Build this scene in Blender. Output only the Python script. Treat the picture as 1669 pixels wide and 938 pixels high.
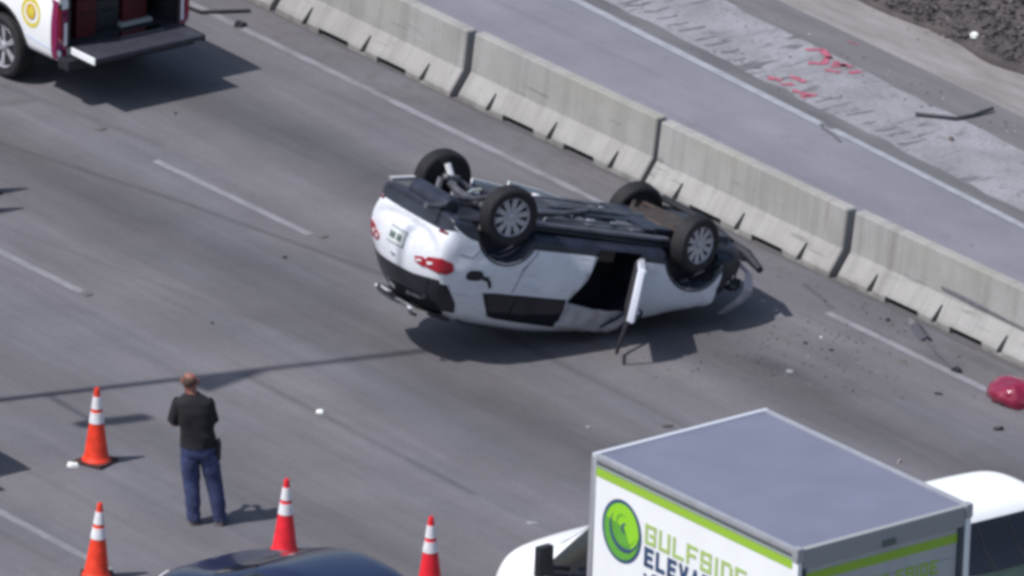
import bpy, bmesh, math, random
from mathutils import Vector, Matrix, noise
from mathutils.bvhtree import BVHTree
random.seed(7)
for o in list(bpy.data.objects): bpy.data.objects.remove(o)
SC = bpy.context.scene
COL = SC.collection
# ---------------------------------------------------------------- camera
cam = bpy.data.cameras.new('camera')
camo = bpy.data.objects.new('camera', cam); COL.objects.link(camo)
cam.sensor_width = 36.0
cam.lens = 541.3
cam.clip_start = 1.0; cam.clip_end = 5000
CR = [(0.60967, 0.79185, 0.03588), (-0.29794, 0.18697, 0.93610), (-0.73453, 0.58140, -0.34991)]
camo.matrix_world = Matrix.Translation((141.4196, -108.0467, 62.9836)) @ Matrix((
    (CR[0][0], CR[1][0], -CR[2][0]), (CR[0][1], CR[1][1], -CR[2][1]), (CR[0][2], CR[1][2], -CR[2][2]))).to_4x4()
SC.camera = camo
# ---------------------------------------------------------------- sky and sun
SHX, SHY = 0.165, 0.63            # ground shadow of one metre of height
elev = math.atan(1.0 / math.hypot(SHX, SHY))
azs = math.atan2(-SHY, -SHX)      # direction towards the sun
W = bpy.data.worlds.new("World"); SC.world = W; W.use_nodes = True
wn = W.node_tree; bgn = wn.nodes['Background']
sky = wn.nodes.new('ShaderNodeTexSky'); sky.sky_type = 'NISHITA'; sky.sun_disc = False
sky.sun_elevation = elev; sky.sun_rotation = math.pi / 2 - azs
sky.air_density = 1.2; sky.dust_density = 1.8; sky.ozone_density = 1.0
wn.links.new(sky.outputs[0], bgn.inputs[0]); bgn.inputs[1].default_value = 0.13
sl = bpy.data.lights.new('sun', 'SUN'); sl.energy = 4.7; sl.angle = math.radians(0.55); sl.color = (1.0, 0.965, 0.93)
slo = bpy.data.objects.new('sun', sl); COL.objects.link(slo)
slo.rotation_euler = Vector((-SHX, -SHY, 1)).to_track_quat('Z', 'Y').to_euler()
slo.location = (0, 0, 40)
SC.view_settings.view_transform = 'Standard'; SC.view_settings.look = 'None'
SC.view_settings.exposure = -0.12; SC.view_settings.gamma = 1.0
try: SC.cycles.filter_width = 3.8
except Exception: pass

# ---------------------------------------------------------------- materials
MATS = {}
def mat(name, col, rough=0.6, metal=0.0, coat=0.0, var=0.0, vscale=6.0, bump=0.0, bscale=40.0, spec=0.5, alpha=1.0, detail=6, objrand=0.0):
    """principled material with procedural tone variation and bump"""
    if name in MATS: return MATS[name]
    m = bpy.data.materials.new(name); m.use_nodes = True
    nt = m.node_tree; b = nt.nodes['Principled BSDF']
    b.inputs['Roughness'].default_value = rough; b.inputs['Metallic'].default_value = metal
    b.inputs['Coat Weight'].default_value = coat; b.inputs['Coat Roughness'].default_value = 0.08
    b.inputs['Specular IOR Level'].default_value = spec
    if alpha < 1: b.inputs['Alpha'].default_value = alpha
    c = (*col, 1); b.inputs['Base Color'].default_value = c
    tc = nt.nodes.new('ShaderNodeTexCoord')
    if var > 0:
        n = nt.nodes.new('ShaderNodeTexNoise'); n.inputs['Scale'].default_value = vscale; n.inputs['Detail'].default_value = detail
        nt.links.new(tc.outputs['Object'], n.inputs['Vector'])
        mr = nt.nodes.new('ShaderNodeMapRange'); mr.inputs[1].default_value = 0.3; mr.inputs[2].default_value = 0.7
        mr.inputs[3].default_value = 1 - var; mr.inputs[4].default_value = 1 + var
        nt.links.new(n.outputs[0], mr.inputs[0])
        mx = nt.nodes.new('ShaderNodeVectorMath'); mx.operation = 'SCALE'; mx.inputs[0].default_value = col
        src = mr.outputs[0]
        if objrand:
            oi = nt.nodes.new('ShaderNodeObjectInfo'); ma = nt.nodes.new('ShaderNodeMath'); ma.operation = 'MULTIPLY_ADD'
            nt.links.new(oi.outputs['Random'], ma.inputs[0]); ma.inputs[1].default_value = objrand; ma.inputs[2].default_value = 1 - objrand / 2
            m2 = nt.nodes.new('ShaderNodeMath'); m2.operation = 'MULTIPLY'
            nt.links.new(src, m2.inputs[0]); nt.links.new(ma.outputs[0], m2.inputs[1]); src = m2.outputs[0]
        nt.links.new(src, mx.inputs['Scale']); nt.links.new(mx.outputs[0], b.inputs['Base Color'])
    if bump > 0:
        n = nt.nodes.new('ShaderNodeTexNoise'); n.inputs['Scale'].default_value = bscale; n.inputs['Detail'].default_value = 4
        nt.links.new(tc.outputs['Object'], n.inputs['Vector'])
        bp = nt.nodes.new('ShaderNodeBump'); bp.inputs['Strength'].default_value = bump; bp.inputs['Distance'].default_value = 0.01
        nt.links.new(n.outputs[0], bp.inputs['Height']); nt.links.new(bp.outputs[0], b.inputs['Normal'])
    MATS[name] = m
    return m

class NT:
    """tiny helper for writing node graphs"""
    def __init__(s, name):
        s.m = bpy.data.materials.new(name); s.m.use_nodes = True; s.t = s.m.node_tree
        s.b = s.t.nodes['Principled BSDF']; MATS[name] = s.m
        s.b.inputs['Roughness'].default_value = 0.9; s.b.inputs['Specular IOR Level'].default_value = 0.3
        s.geo = s.t.nodes.new('ShaderNodeNewGeometry'); s.tc = s.t.nodes.new('ShaderNodeTexCoord')
        s.pos = s.geo.outputs['Position']
    def link(s, a, b): s.t.links.new(a, b)
    def val(s, sock, v):
        if isinstance(v, (int, float)): sock.default_value = v
        elif isinstance(v, tuple): sock.default_value = v if len(v) == len(sock.default_value) else (*v, 1)
        else: s.link(v, sock)
    def math(s, op, a, b=0.0, c=0.0, clamp=False):
        n = s.t.nodes.new('ShaderNodeMath'); n.operation = op; n.use_clamp = clamp
        s.val(n.inputs[0], a); s.val(n.inputs[1], b); s.val(n.inputs[2], c); return n.outputs[0]
    def scale(s, v, sc):
        n = s.t.nodes.new('ShaderNodeVectorMath'); n.operation = 'MULTIPLY'; s.link(v, n.inputs[0]); n.inputs[1].default_value = sc; return n.outputs[0]
    def noise(s, v, scale, detail=5, rough=0.55, dist=0.0):
        n = s.t.nodes.new('ShaderNodeTexNoise'); s.link(v, n.inputs['Vector']); n.inputs['Scale'].default_value = scale
        n.inputs['Detail'].default_value = detail; n.inputs['Roughness'].default_value = rough; n.inputs['Distortion'].default_value = dist; return n.outputs[0]
    def voro(s, v, scale, feature='F1'):
        n = s.t.nodes.new('ShaderNodeTexVoronoi'); n.feature = feature; s.link(v, n.inputs['Vector']); n.inputs['Scale'].default_value = scale; return n.outputs['Distance']
    def xyz(s, v):
        n = s.t.nodes.new('ShaderNodeSeparateXYZ'); s.link(v, n.inputs[0]); return n.outputs
    def ramp(s, f, stops, interp='LINEAR'):
        n = s.t.nodes.new('ShaderNodeValToRGB'); s.link(f, n.inputs[0]); cr = n.color_ramp; cr.interpolation = interp
        while len(cr.elements) < len(stops): cr.elements.new(0.5)
        for e, (p, c) in zip(cr.elements, stops):
            e.position = p; e.color = (*c, 1) if isinstance(c, tuple) else (c, c, c, 1)
        return n.outputs[0]
    def mix(s, f, a, b, mode='MIX'):
        n = s.t.nodes.new('ShaderNodeMix'); n.data_type = 'RGBA'; n.blend_type = mode
        s.val(n.inputs[0], f); s.val(n.inputs[6], a); s.val(n.inputs[7], b); return n.outputs[2]
    def bump(s, h, st=0.3, d=0.01):
        n = s.t.nodes.new('ShaderNodeBump'); s.link(h, n.inputs['Height']); n.inputs['Strength'].default_value = st; n.inputs['Distance'].default_value = d
        s.link(n.outputs[0], s.b.inputs['Normal'])
    def mr(s, f, a, b, c, d):
        n = s.t.nodes.new('ShaderNodeMapRange'); s.link(f, n.inputs[0])
        for i, v in enumerate((a, b, c, d)): n.inputs[i + 1].default_value = v
        return n.outputs[0]

STAIN_LINES = [([(-2, -6.7), (2.0, -5.60), (4.84, -4.95), (7.99, -4.42), (9.8, -4.25)], .075, .42),
    ([(8.4, -4.42), (11.7, -4.44), (15.5, -4.47)], .07, .26), ([(9.8, -7.74), (14.2, -7.8)], .08, .34), ([(4.0, -7.3), (9.5, -6.4)], .06, .16),
    ([(-.6, -4.5), (1.0, -4.3), (3.1, -4.0)], .11, .26), ([(.6, -4.9), (.95, -4.75), (1.0, -4.35)], .14, .32), ([(10.95, -.40), (11.75, -.62)], .06, .5), ([(2.2, -4.33), (3.5, -4.36)], .05, .10)]
STAIN_BLOTS = [(12.95, -2.38, .15, .75, .22, .50), (13.7, -.62, .0, .5, .25, .35), (12.6, -.9, .3, .5, .3, .22), (13.0, -1.5, .0, .8, .45, .16), (14.0, -.25, 0, .9, .15, .35), (11.2, -2.2, .2, 1.2, .5, .18)]
def scuffed_paint():
    n = NT('scuffed_white_paint'); P = n.tc.outputs['Object']
    a = n.noise(P, 2.2, 5, .6); b = n.noise(n.scale(P, (2.0, 2.0, 9.0)), 1.6, 6, .7); c = n.noise(n.scale(P, (1.2, 9, 22)), 1.5, 3, .6); d = n.noise(P, 1.1, 3)
    col = n.mix(n.mr(a, .3, .7, 0, 1), (.60, .62, .68), (.68, .70, .765))
    col = n.mix(n.mr(b, .56, .72, 0, .45), col, (.30, .30, .32))
    col = n.mix(n.math('MULTIPLY', n.mr(c, .62, .66, 0, .8), n.mr(d, .5, .6, 0, 1)), col, (.16, .16, .17))
    n.link(col, n.b.inputs['Base Color']); n.b.inputs['Specular IOR Level'].default_value = .5
    n.link(n.mr(b, .4, .7, .25, .55), n.b.inputs['Roughness']); n.b.inputs['Coat Weight'].default_value = .4; n.b.inputs['Coat Roughness'].default_value = .1
    n.bump(n.noise(P, 3.2, 3, .5), .35, .03); return n.m
def road_material():
    n = NT('worn_asphalt'); P = n.pos; X, Y, Z = n.xyz(P)
    wob = n.noise(n.scale(P, (0.22, 0.22, 0)), 1.0, 3)
    Yd = n.math('ADD', Y, n.math('MULTIPLY', n.math('SUBTRACT', wob, 0.5), 0.9))
    def y(v): return (v + 20) / 21.0
    f = n.math('MULTIPLY_ADD', Yd, 1 / 21.0, 20 / 21.0, clamp=True)
    # wear across the lanes: paler wheel paths, darker drip band along each lane centre
    st = [(-20, .95), (-16.5, .98), (-14.2, 1.08), (-13.0, .98), (-11.8, 1.08), (-10.7, 1.04), (-9.8, .86), (-9.0, 1.04), (-7.9, 1.08), (-7.3, 1.05),
          (-6.9, .98), (-6.4, .82), (-5.8, .70), (-5.2, .84), (-4.8, 1.0), (-4.4, 1.0), (-3.7, 1.10), (-3.3, 1.04), (-2.9, .84), (-2.45, .68), (-2.0, .86), (-1.6, 1.0), (-1.2, 1.03), (-0.8, .98), (-0.4, .90), (0.3, .84)]
    w = n.ramp(f, [(y(a), b * 0.5) for a, b in st])
    streak = n.noise(n.scale(P, (0.09, 2.2, 0)), 1.0, 5, .6)
    streak2 = n.noise(n.scale(P, (0.5, 7.0, 0)), 1.0, 4, .6)
    patch = n.noise(P, 0.55, 6, .6)
    grain = n.noise(P, 34.0, 3, .7)
    mid = n.noise(P, 6.0, 5, .65)
    m = n.math('MULTIPLY', w, n.mr(streak, .3, .7, 1.76, 2.24))
    m = n.math('MULTIPLY', m, n.mr(streak2, .3, .7, .94, 1.06))
    m = n.math('MULTIPLY', m, n.mr(patch, .3, .7, .87, 1.13))
    m = n.math('MULTIPLY', m, n.mr(grain, .3, .7, .86, 1.14))
    m = n.math('MULTIPLY', m, n.mr(mid, .3, .7, .96, 1.04))
    tint = n.mix(n.mr(n.noise(n.scale(P, (0.2, 0.7, 0)), 1.0, 4), .35, .65, 0, 1), (.119, .118, .135), (.129, .122, .132))
    sv = n.t.nodes.new('ShaderNodeVectorMath'); sv.operation = 'SCALE'; n.link(tint, sv.inputs[0]); n.link(m, sv.inputs['Scale'])
    # scattered dark drips and gum spots
    spots = n.voro(n.scale(P, (1.0, 1.25, 0)), 2.3)
    sp = n.math('LESS_THAN', n.math('ADD', spots, n.math('MULTIPLY', mid, .05)), 0.050)
    col = n.mix(n.math('MULTIPLY', sp, .55), sv.outputs[0], (.05, .05, .058))
    # old tar joints, rubber traces and oily patches: soft lines and blots lying in the surface
    wv = n.noise(P, 2.2, 4, .6); wv2 = n.noise(P, 9.0, 4, .6)
    PX = n.math('ADD', X, n.math('MULTIPLY', n.math('SUBTRACT', wv, .5), .10)); PY = n.math('ADD', Y, n.math('MULTIPLY', n.math('SUBTRACT', wv2, .5), .05))
    acc = None
    def add(v):
        nonlocal acc
        acc = v if acc is None else n.math('MAXIMUM', acc, v)
    for pts, w_, k_ in STAIN_LINES:
        for (x0, y0), (x1, y1) in zip(pts, pts[1:]):
            L_ = math.hypot(x1 - x0, y1 - y0); ux, uy = (x1 - x0) / L_, (y1 - y0) / L_
            dx = n.math('SUBTRACT', PX, x0); dy = n.math('SUBTRACT', PY, y0)
            al = n.math('ADD', n.math('MULTIPLY', dx, ux), n.math('MULTIPLY', dy, uy))
            ac = n.math('ABSOLUTE', n.math('SUBTRACT', n.math('MULTIPLY', dy, ux), n.math('MULTIPLY', dx, uy)))
            ov = n.math('ABSOLUTE', n.math('SUBTRACT', al, L_ / 2)); out = n.math('MAXIMUM', n.math('SUBTRACT', ov, L_ / 2), 0.0)
            add(n.math('MULTIPLY', n.mr(n.math('ADD', ac, out), w_ * .25, w_, 1, 0), k_, clamp=True))
    for cx_, cy_, ang, rx_, ry_, k_ in STAIN_BLOTS:
        dx = n.math('SUBTRACT', PX, cx_); dy = n.math('SUBTRACT', PY, cy_); c_, s_ = math.cos(ang), math.sin(ang)
        u_ = n.math('DIVIDE', n.math('ADD', n.math('MULTIPLY', dx, c_), n.math('MULTIPLY', dy, s_)), rx_)
        v_ = n.math('DIVIDE', n.math('SUBTRACT', n.math('MULTIPLY', dy, c_), n.math('MULTIPLY', dx, s_)), ry_)
        r_ = n.math('SQRT', n.math('ADD', n.math('MULTIPLY', u_, u_), n.math('MULTIPLY', v_, v_)))
        add(n.math('MULTIPLY', n.mr(n.math('ADD', r_, n.math('MULTIPLY', n.math('SUBTRACT', wv2, .5), .8)), .3, 1.0, 1, 0), k_, clamp=True))
    col = n.mix(n.math('MULTIPLY', acc, n.mr(n.noise(P, 1.7, 4), .3, .7, .65, 1.15), clamp=True), col, (.042, .041, .048))
    # grime and glass dust by the barrier
    gr = n.math('MULTIPLY', n.math('GREATER_THAN', Yd, -0.55), n.mr(n.noise(P, 3.5, 6, .7), .5, .66, 0, .5), clamp=True)
    col = n.mix(gr, col, (.085, .08, .083))
    n.link(col, n.b.inputs['Base Color']); n.bump(grain, .35, .008)
    return n.m

def far_lane_material():
    n = NT('far_lane_asphalt'); P = n.pos
    a = n.noise(n.scale(P, (0.25, 1.2, 0)), 1.0, 5, .6); b = n.noise(P, 30, 3, .7); c = n.noise(P, 1.3, 5, .6)
    m = n.math('MULTIPLY', n.math('MULTIPLY', n.mr(a, .3, .7, .90, 1.10), n.mr(b, .3, .7, .92, 1.08)), n.mr(c, .3, .7, .93, 1.07))
    sv = n.t.nodes.new('ShaderNodeVectorMath'); sv.operation = 'SCALE'; sv.inputs[0].default_value = (.180, .181, .214); n.link(m, sv.inputs['Scale'])
    sp = n.math('LESS_THAN', n.voro(P, 1.3), 0.04)
    tm = n.noise(n.scale(P, (.12, 3.0, 0)), 1.0, 3); tcol = n.mix(n.mr(tm, .60, .68, 0, .22), sv.outputs[0], (.10, .10, .118))
    tcol = n.mix(n.mr(n.noise(P, 2.4, 6, .7), .60, .68, 0, .25), tcol, (.12, .115, .12))
    n.link(n.mix(n.math('MULTIPLY', sp, .5), tcol, (.08, .08, .09)), n.b.inputs['Base Color']); n.bump(b, .45, .008)
    return n.m

def gore_material():
    """rough old concrete with short dark grooves and stains"""
    n = NT('pitted_concrete'); P = n.pos
    a = n.noise(P, 1.2, 6, .62); b = n.noise(P, 14, 5, .7); g = n.noise(P, 45, 3, .7)
    base = n.mix(n.mr(a, .35, .65, 0, 1), (.20, .20, .218), (.285, .288, .318))
    col = n.mix(n.mr(b, .45, .7, 0, .45), base, (.12, .116, .125))
    rot = n.t.nodes.new('ShaderNodeMapping'); n.link(P, rot.inputs[0]); rot.inputs['Rotation'].default_value = (0, 0, 0.45); rot.inputs['Scale'].default_value = (6.5, 1.6, 1)
    s = n.noise(rot.outputs[0], 1.0, 3, .55, .4)
    mask = n.noise(P, .8, 2)
    k = n.math('MULTIPLY', n.mr(s, .56, .64, 0, .8), n.mr(mask, .38, .52, 0, 1), clamp=True)
    col = n.mix(k, col, (.085, .083, .09))
    col = n.mix(n.mr(n.noise(P, 3.2, 7, .75), .56, .66, 0, .6), col, (.11, .10, .10))
    n.link(col, n.b.inputs['Base Color']); n.bump(b, .5, .02)
    return n.m

def strip_material(name, c1, c2, sc=2.0, stretch=(0.4, 2.0, 0)):
    n = NT(name); P = n.pos
    a = n.noise(n.scale(P, stretch), sc, 6, .6); b = n.noise(P, 22, 4, .7)
    col = n.mix(n.mr(a, .35, .65, 0, 1), c1, c2)
    col = n.mix(n.mr(b, .5, .75, 0, .3), col, tuple(v * .6 for v in c1))
    n.link(col, n.b.inputs['Base Color']); n.bump(b, .4, .01); return n.m

def paint_line_material():
    n = NT('worn_line_paint'); P = n.pos
    w = n.noise(n.scale(P, (.6, 1, 0)), 5.0, 6, .7); big = n.noise(P, .5, 3)
    k = n.math('ADD', n.mr(w, .42, .62, 0, .55), n.mr(big, .35, .65, 0, .45), clamp=True)
    n.link(n.mix(k, (.255, .253, .285), (.155, .153, .168)), n.b.inputs['Base Color']); return n.m

def barrier_material():
    n = NT('weathered_concrete'); P = n.tc.outputs['Object']; X, Y, Z = n.xyz(P)
    oi = n.t.nodes.new('ShaderNodeObjectInfo'); off = n.t.nodes.new('ShaderNodeVectorMath'); off.operation = 'MULTIPLY_ADD'
    cx = n.t.nodes.new('ShaderNodeCombineXYZ'); n.link(oi.outputs['Random'], cx.inputs[0]); n.link(oi.outputs['Random'], cx.inputs[1])
    n.link(cx.outputs[0], off.inputs[0]); off.inputs[1].default_value = (37, 19, 0); n.link(P, off.inputs[2]); Q = off.outputs[0]
    st = n.noise(n.scale(Q, (5.5, .6, .35)), 1.0, 5, .65)       # runs of damp down the face
    bl = n.noise(Q, 1.6, 5, .6); gr = n.noise(Q, 26, 4, .7)
    col = n.mix(n.mr(bl, .35, .65, 0, 1), (.280, .274, .268), (.335, .330, .327))
    col = n.mix(n.mr(st, .46, .70, 0, .55), col, (.175, .172, .168))
    lich = n.math('MULTIPLY', n.mr(n.noise(Q, .9, 4), .48, .62, 0, 1), n.mr(Z, .45, .8, 0, .45), clamp=True)
    col = n.mix(lich, col, (.265, .265, .225))
    dirt = n.math('MULTIPLY', n.mr(Z, .0, .14, 1, 0), n.mr(n.noise(Q, 5, 5), .35, .6, .2, .8), clamp=True)
    col = n.mix(dirt, col, (.13, .125, .12))
    col = n.mix(n.mr(gr, .55, .75, 0, .35), col, (.13, .13, .13))
    hs = n.noise(n.scale(Q, (.9, 1, 16)), 1.0, 4, .6); hm = n.noise(n.scale(Q, (1.1, .4, 2.5)), 1.0, 3)
    sc_ = n.math('MULTIPLY', n.mr(hs, .56, .66, 0, 1), n.math('MULTIPLY', n.mr(hm, .52, .62, 0, 1), n.mr(Z, .62, .45, 0, .55)), clamp=True)
    col = n.mix(sc_, col, (.085, .083, .085))
    rust = n.math('MULTIPLY', n.mr(n.noise(n.scale(Q, (7, .5, .5)), 1.0, 3), .66, .72, 0, 1), n.mr(n.noise(Q, 1.3, 3), .5, .6, 0, .35), clamp=True)
    col = n.mix(rust, col, (.16, .11, .075))
    n.link(col, n.b.inputs['Base Color']); n.bump(gr, .5, .008); return n.m

M_road = road_material(); M_far = far_lane_material(); M_gore = gore_material(); M_line = paint_line_material(); M_bar = barrier_material()
M_seam = strip_material('dark_seam_asphalt', (.10, .10, .11), (.14, .14, .15))
M_strip = strip_material('grey_strip_asphalt', (.122, .118, .128), (.152, .147, .157))
M_sand = strip_material('sandy_verge', (.18, .166, .168), (.26, .246, .25))
M_dirt = strip_material('mulch_ground', (.05, .043, .046), (.09, .078, .08), 3.0, (1, 1, 0))
M_field = strip_material('dry_field', (.10, .10, .06), (.16, .14, .09), .5, (.3, .3, 0))
M_crack = mat('tar_crack', (.098, .094, .107), .85, var=.25, vscale=3)
M_faint = mat('rubber_trace', (.122, .118, .132), .9, var=.2, vscale=4)
M_redpaint = mat('faded_red_paint', (.33, .085, .13), .8, var=.4, vscale=14)
M_white = mat('white_car_paint', (.64, .665, .73), .28, coat=.6, var=.03, vscale=3)
M_twhite = mat('white_truck_panel', (.82, .84, .87), .35, coat=.3, var=.03, vscale=2)
M_black = mat('black_plastic', (.014, .015, .022), .55, var=.25, vscale=10)
M_under = mat('underbody_coating', (.017, .019, .034), .42, var=.4, vscale=5, bump=.3, bscale=12)
M_under2 = mat('underbody_metal', (.13, .13, .15), .45, metal=.5, var=.4, vscale=7)
M_rust = mat('rusty_suspension_metal', (.055, .040, .036), .7, metal=.2, var=.4, vscale=9)
M_glass = mat('dark_tinted_glass', (.012, .014, .02), .08, spec=.6)
M_tyre = mat('tyre_rubber', (.011, .011, .015), .75, var=.3, vscale=14, bump=.3, bscale=60)
M_rim = mat('alloy_rim', (.42, .42, .47), .42, metal=.35, var=.15, vscale=20)
M_rimdark = mat('brake_dark', (.03, .03, .035), .6)
M_red = mat('red_lens', (.30, .008, .02), .15, coat=.6)
M_mag0 = mat('deep_red_reflector', (.12, .008, .02), .3)
M_clear = mat('clear_lens', (.75, .75, .78), .12, coat=.7)
M_chrome = mat('chrome', (.8, .82, .85), .12, metal=1.0)
M_plate = mat('plate_white', (.62, .66, .66), .4, var=.05)
M_plateink = mat('plate_ink', (.05, .09, .09), .5)
M_cab = mat('interior_dark', (.020, .020, .026), .85, var=.3, vscale=5)
M_seat = mat('seat_cloth', (.07, .055, .05), .9, var=.3, vscale=12)
M_bag = mat('airbag_cloth', (.40, .39, .42), .8, var=.12, vscale=8, bump=.5, bscale=9)
M_seamline = mat('panel_gap', (.10, .10, .12), .7)

# ---------------------------------------------------------------- object helpers
def link(name, me_or_none, parent=None):
    o = bpy.data.objects.new(name, me_or_none); COL.objects.link(o)
    if parent is not None: o.parent = parent
    return o
def tag(o, label=None, cat=None, group=None, kind=None):
    if label: o['label'] = label
    if cat: o['category'] = cat
    if group: o['group'] = group
    if kind: o['kind'] = kind
    return o
def thing(name, label, cat, loc=(0, 0, 0), rz=0.0, group=None, mw=None):
    o = link(name, None); o.empty_display_size = .2
    if mw is not None: o.matrix_world = mw
    else: o.location = loc; o.rotation_euler = (0, 0, rz)
    return tag(o, label, cat, group)
def finish(name, bm, mats, parent=None, smooth=0, kind=None):
    me = bpy.data.meshes.new(name)
    bmesh.ops.recalc_face_normals(bm, faces=bm.faces) if smooth != -1 else None
    if smooth > 0:
        for f in bm.faces: f.smooth = True
    bm.to_mesh(me); bm.free()
    for m in (mats if isinstance(mats, (list, tuple)) else [mats]): me.materials.append(m)
    if smooth > 0: me.set_sharp_from_angle(angle=math.radians(smooth))
    o = link(name, me, parent)
    if kind: o['kind'] = kind
    return o
def copy_tree(o, parent=None):
    c = o.copy(); COL.objects.link(c); c.parent = parent
    for ch in list(o.children): copy_tree(ch, c)
    return c
def box(bm, x0, x1, y0, y1, z0, z1, bev=0.0, seg=1, mi=0):
    t = bmesh.new(); bmesh.ops.create_cube(t, size=1)
    for v in t.verts: v.co = Vector(((x0 + x1) / 2 + v.co.x * (x1 - x0), (y0 + y1) / 2 + v.co.y * (y1 - y0), (z0 + z1) / 2 + v.co.z * (z1 - z0)))
    if bev: bmesh.ops.bevel(t, geom=t.edges[:] + t.verts[:], offset=bev, segments=seg, affect='EDGES', profile=.7)
    return merge(bm, t, mi)
def merge(bm, t, mi=0, mtx=None):
    if mtx is not None: bmesh.ops.transform(t, matrix=mtx, verts=t.verts)
    vm = [bm.verts.new(v.co) for v in t.verts]; t.verts.index_update(); fs = []
    for f in t.faces:
        try:
            nf = bm.faces.new([vm[v.index] for v in f.verts]); nf.material_index = mi; nf.smooth = f.smooth; fs.append(nf)
        except ValueError: pass
    t.free(); return fs
def tube(bm, pts, r, seg=8, mi=0, taper=None, cap=True):
    pts = [Vector(p) for p in pts]; rings = []
    for i, p in enumerate(pts):
        d = (pts[min(i + 1, len(pts) - 1)] - pts[max(i - 1, 0)]).normalized()
        a = d.orthogonal().normalized() if i == 0 else (rings_a - d * rings_a.dot(d)).normalized()
        rings_a = a; b = d.cross(a); rr = r if taper is None else taper[i]
        rings.append([bm.verts.new(p + (a * math.cos(2 * math.pi * k / seg) + b * math.sin(2 * math.pi * k / seg)) * rr) for k in range(seg)])
    for A, B in zip(rings, rings[1:]):
        for k in range(seg):
            f = bm.faces.new((A[k], A[(k + 1) % seg], B[(k + 1) % seg], B[k])); f.material_index = mi; f.smooth = True
    if cap:
        for R_ in (rings[0][::-1], rings[-1]): bm.faces.new(R_).material_index = mi
def lathe(bm, prof, seg=24, axis='Z', mi=0, c=(0, 0, 0), smooth=True):
    """prof: list of (r, h)"""
    c = Vector(c); rings = []
    for r, h in prof:
        ring = []
        for k in range(seg):
            a = 2 * math.pi * k / seg; u, v = r * math.cos(a), r * math.sin(a)
            p = {'Z': (u, v, h), 'Y': (u, h, v), 'X': (h, u, v)}[axis]
            ring.append(bm.verts.new(c + Vector(p)))
        rings.append(ring)
    for A, B in zip(rings, rings[1:]):
        for k in range(seg):
            f = bm.faces.new((A[k], A[(k + 1) % seg], B[(k + 1) % seg], B[k])); f.material_index = mi; f.smooth = smooth
    for R_, r in ((rings[0], prof[0][0]), (rings[-1], prof[-1][0])):
        if r > 1e-4: bm.faces.new(R_).material_index = mi
    bmesh.ops.remove_doubles(bm, verts=[v for R_ in rings for v in R_], dist=1e-5)
def ribbon(pts, w, z, wfun=None, jag=0.0):
    bm = bmesh.new(); prev = None; pts = [Vector((p[0], p[1], 0)) for p in pts]
    for i, p in enumerate(pts):
        d = (pts[min(i + 1, len(pts) - 1)] - pts[max(i - 1, 0)]).normalized(); nrm = Vector((-d.y, d.x, 0))
        ww = (w if wfun is None else wfun(i / (len(pts) - 1)) * w) / 2
        a = bm.verts.new(p + nrm * (ww * (1 + random.uniform(-jag, jag))) + Vector((0, 0, z)))
        b = bm.verts.new(p - nrm * (ww * (1 + random.uniform(-jag, jag))) + Vector((0, 0, z)))
        if prev: bm.faces.new((prev[0], prev[1], b, a))
        prev = (a, b)
    return bm
def resample(pts, step, wob=0.0):
    out = []
    for (x0, y0), (x1, y1) in zip(pts, pts[1:]):
        n = max(1, int(math.hypot(x1 - x0, y1 - y0) / step))
        for k in range(n):
            t = k / n; x = x0 + (x1 - x0) * t; y = y0 + (y1 - y0) * t
            out.append((x + random.uniform(-wob, wob), y + random.uniform(-wob, wob)))
    out.append(pts[-1]); return out
def sheet(name, x0, x1, fy0, fy1, z, m, step=2.0, jag0=0.0, jag1=0.0):
    bm = bmesh.new(); prev = None; n = max(1, int((x1 - x0) / step))
    for i in range(n + 1):
        x = x0 + (x1 - x0) * i / n
        a = bm.verts.new((x, fy0(x) + (noise.noise((x * 1.7, 3, 0)) * jag0), z)); b = bm.verts.new((x, fy1(x) + (noise.noise((x * 1.9, 9, 0)) * jag1), z))
        if prev: bm.faces.new((prev[0], a, b, prev[1]))
        prev = (a, b)
    return finish(name, bm, m, kind='structure')
def prism(bm, pl, y0, y1, mi=0):
    A = [bm.verts.new((x, y0, z)) for x, z in pl]; B = [bm.verts.new((x, y1, z)) for x, z in pl]
    fs = [bm.faces.new(A), bm.faces.new(B[::-1])] + [bm.faces.new((A[k], B[k], B[(k + 1) % len(pl)], A[(k + 1) % len(pl)])) for k in range(len(pl))]
    for f in fs: f.material_index = mi
def solid_from(bm, thick):
    bmesh.ops.recalc_face_normals(bm, faces=bm.faces)
    bmesh.ops.solidify(bm, geom=bm.faces[:], thickness=thick)
    return bm
def boolean(obj, cutter_bm, cutmat=None):
    me = bpy.data.meshes.new('cut'); cutter_bm.normal_update(); bmesh.ops.recalc_face_normals(cutter_bm, faces=cutter_bm.faces)
    cutter_bm.to_mesh(me); cutter_bm.free()
    c = bpy.data.objects.new('cut', me); COL.objects.link(c)
    for m in obj.data.materials: me.materials.append(m)
    if obj.parent: c.matrix_world = obj.matrix_world if False else Matrix()
    md = obj.modifiers.new('b', 'BOOLEAN'); md.operation = 'DIFFERENCE'; md.object = c; md.solver = 'EXACT'
    par = obj.parent; obj.parent = None; mw = obj.matrix_basis.copy(); obj.matrix_basis = Matrix()
    bpy.context.view_layer.update()
    dg = bpy.context.evaluated_depsgraph_get(); ne = bpy.data.meshes.new_from_object(obj.evaluated_get(dg))
    obj.modifiers.clear(); old = obj.data; obj.data = ne; ne.name = old.name
    obj.matrix_basis = mw; obj.parent = par
    bpy.data.objects.remove(c); bpy.data.meshes.remove(me)
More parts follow.
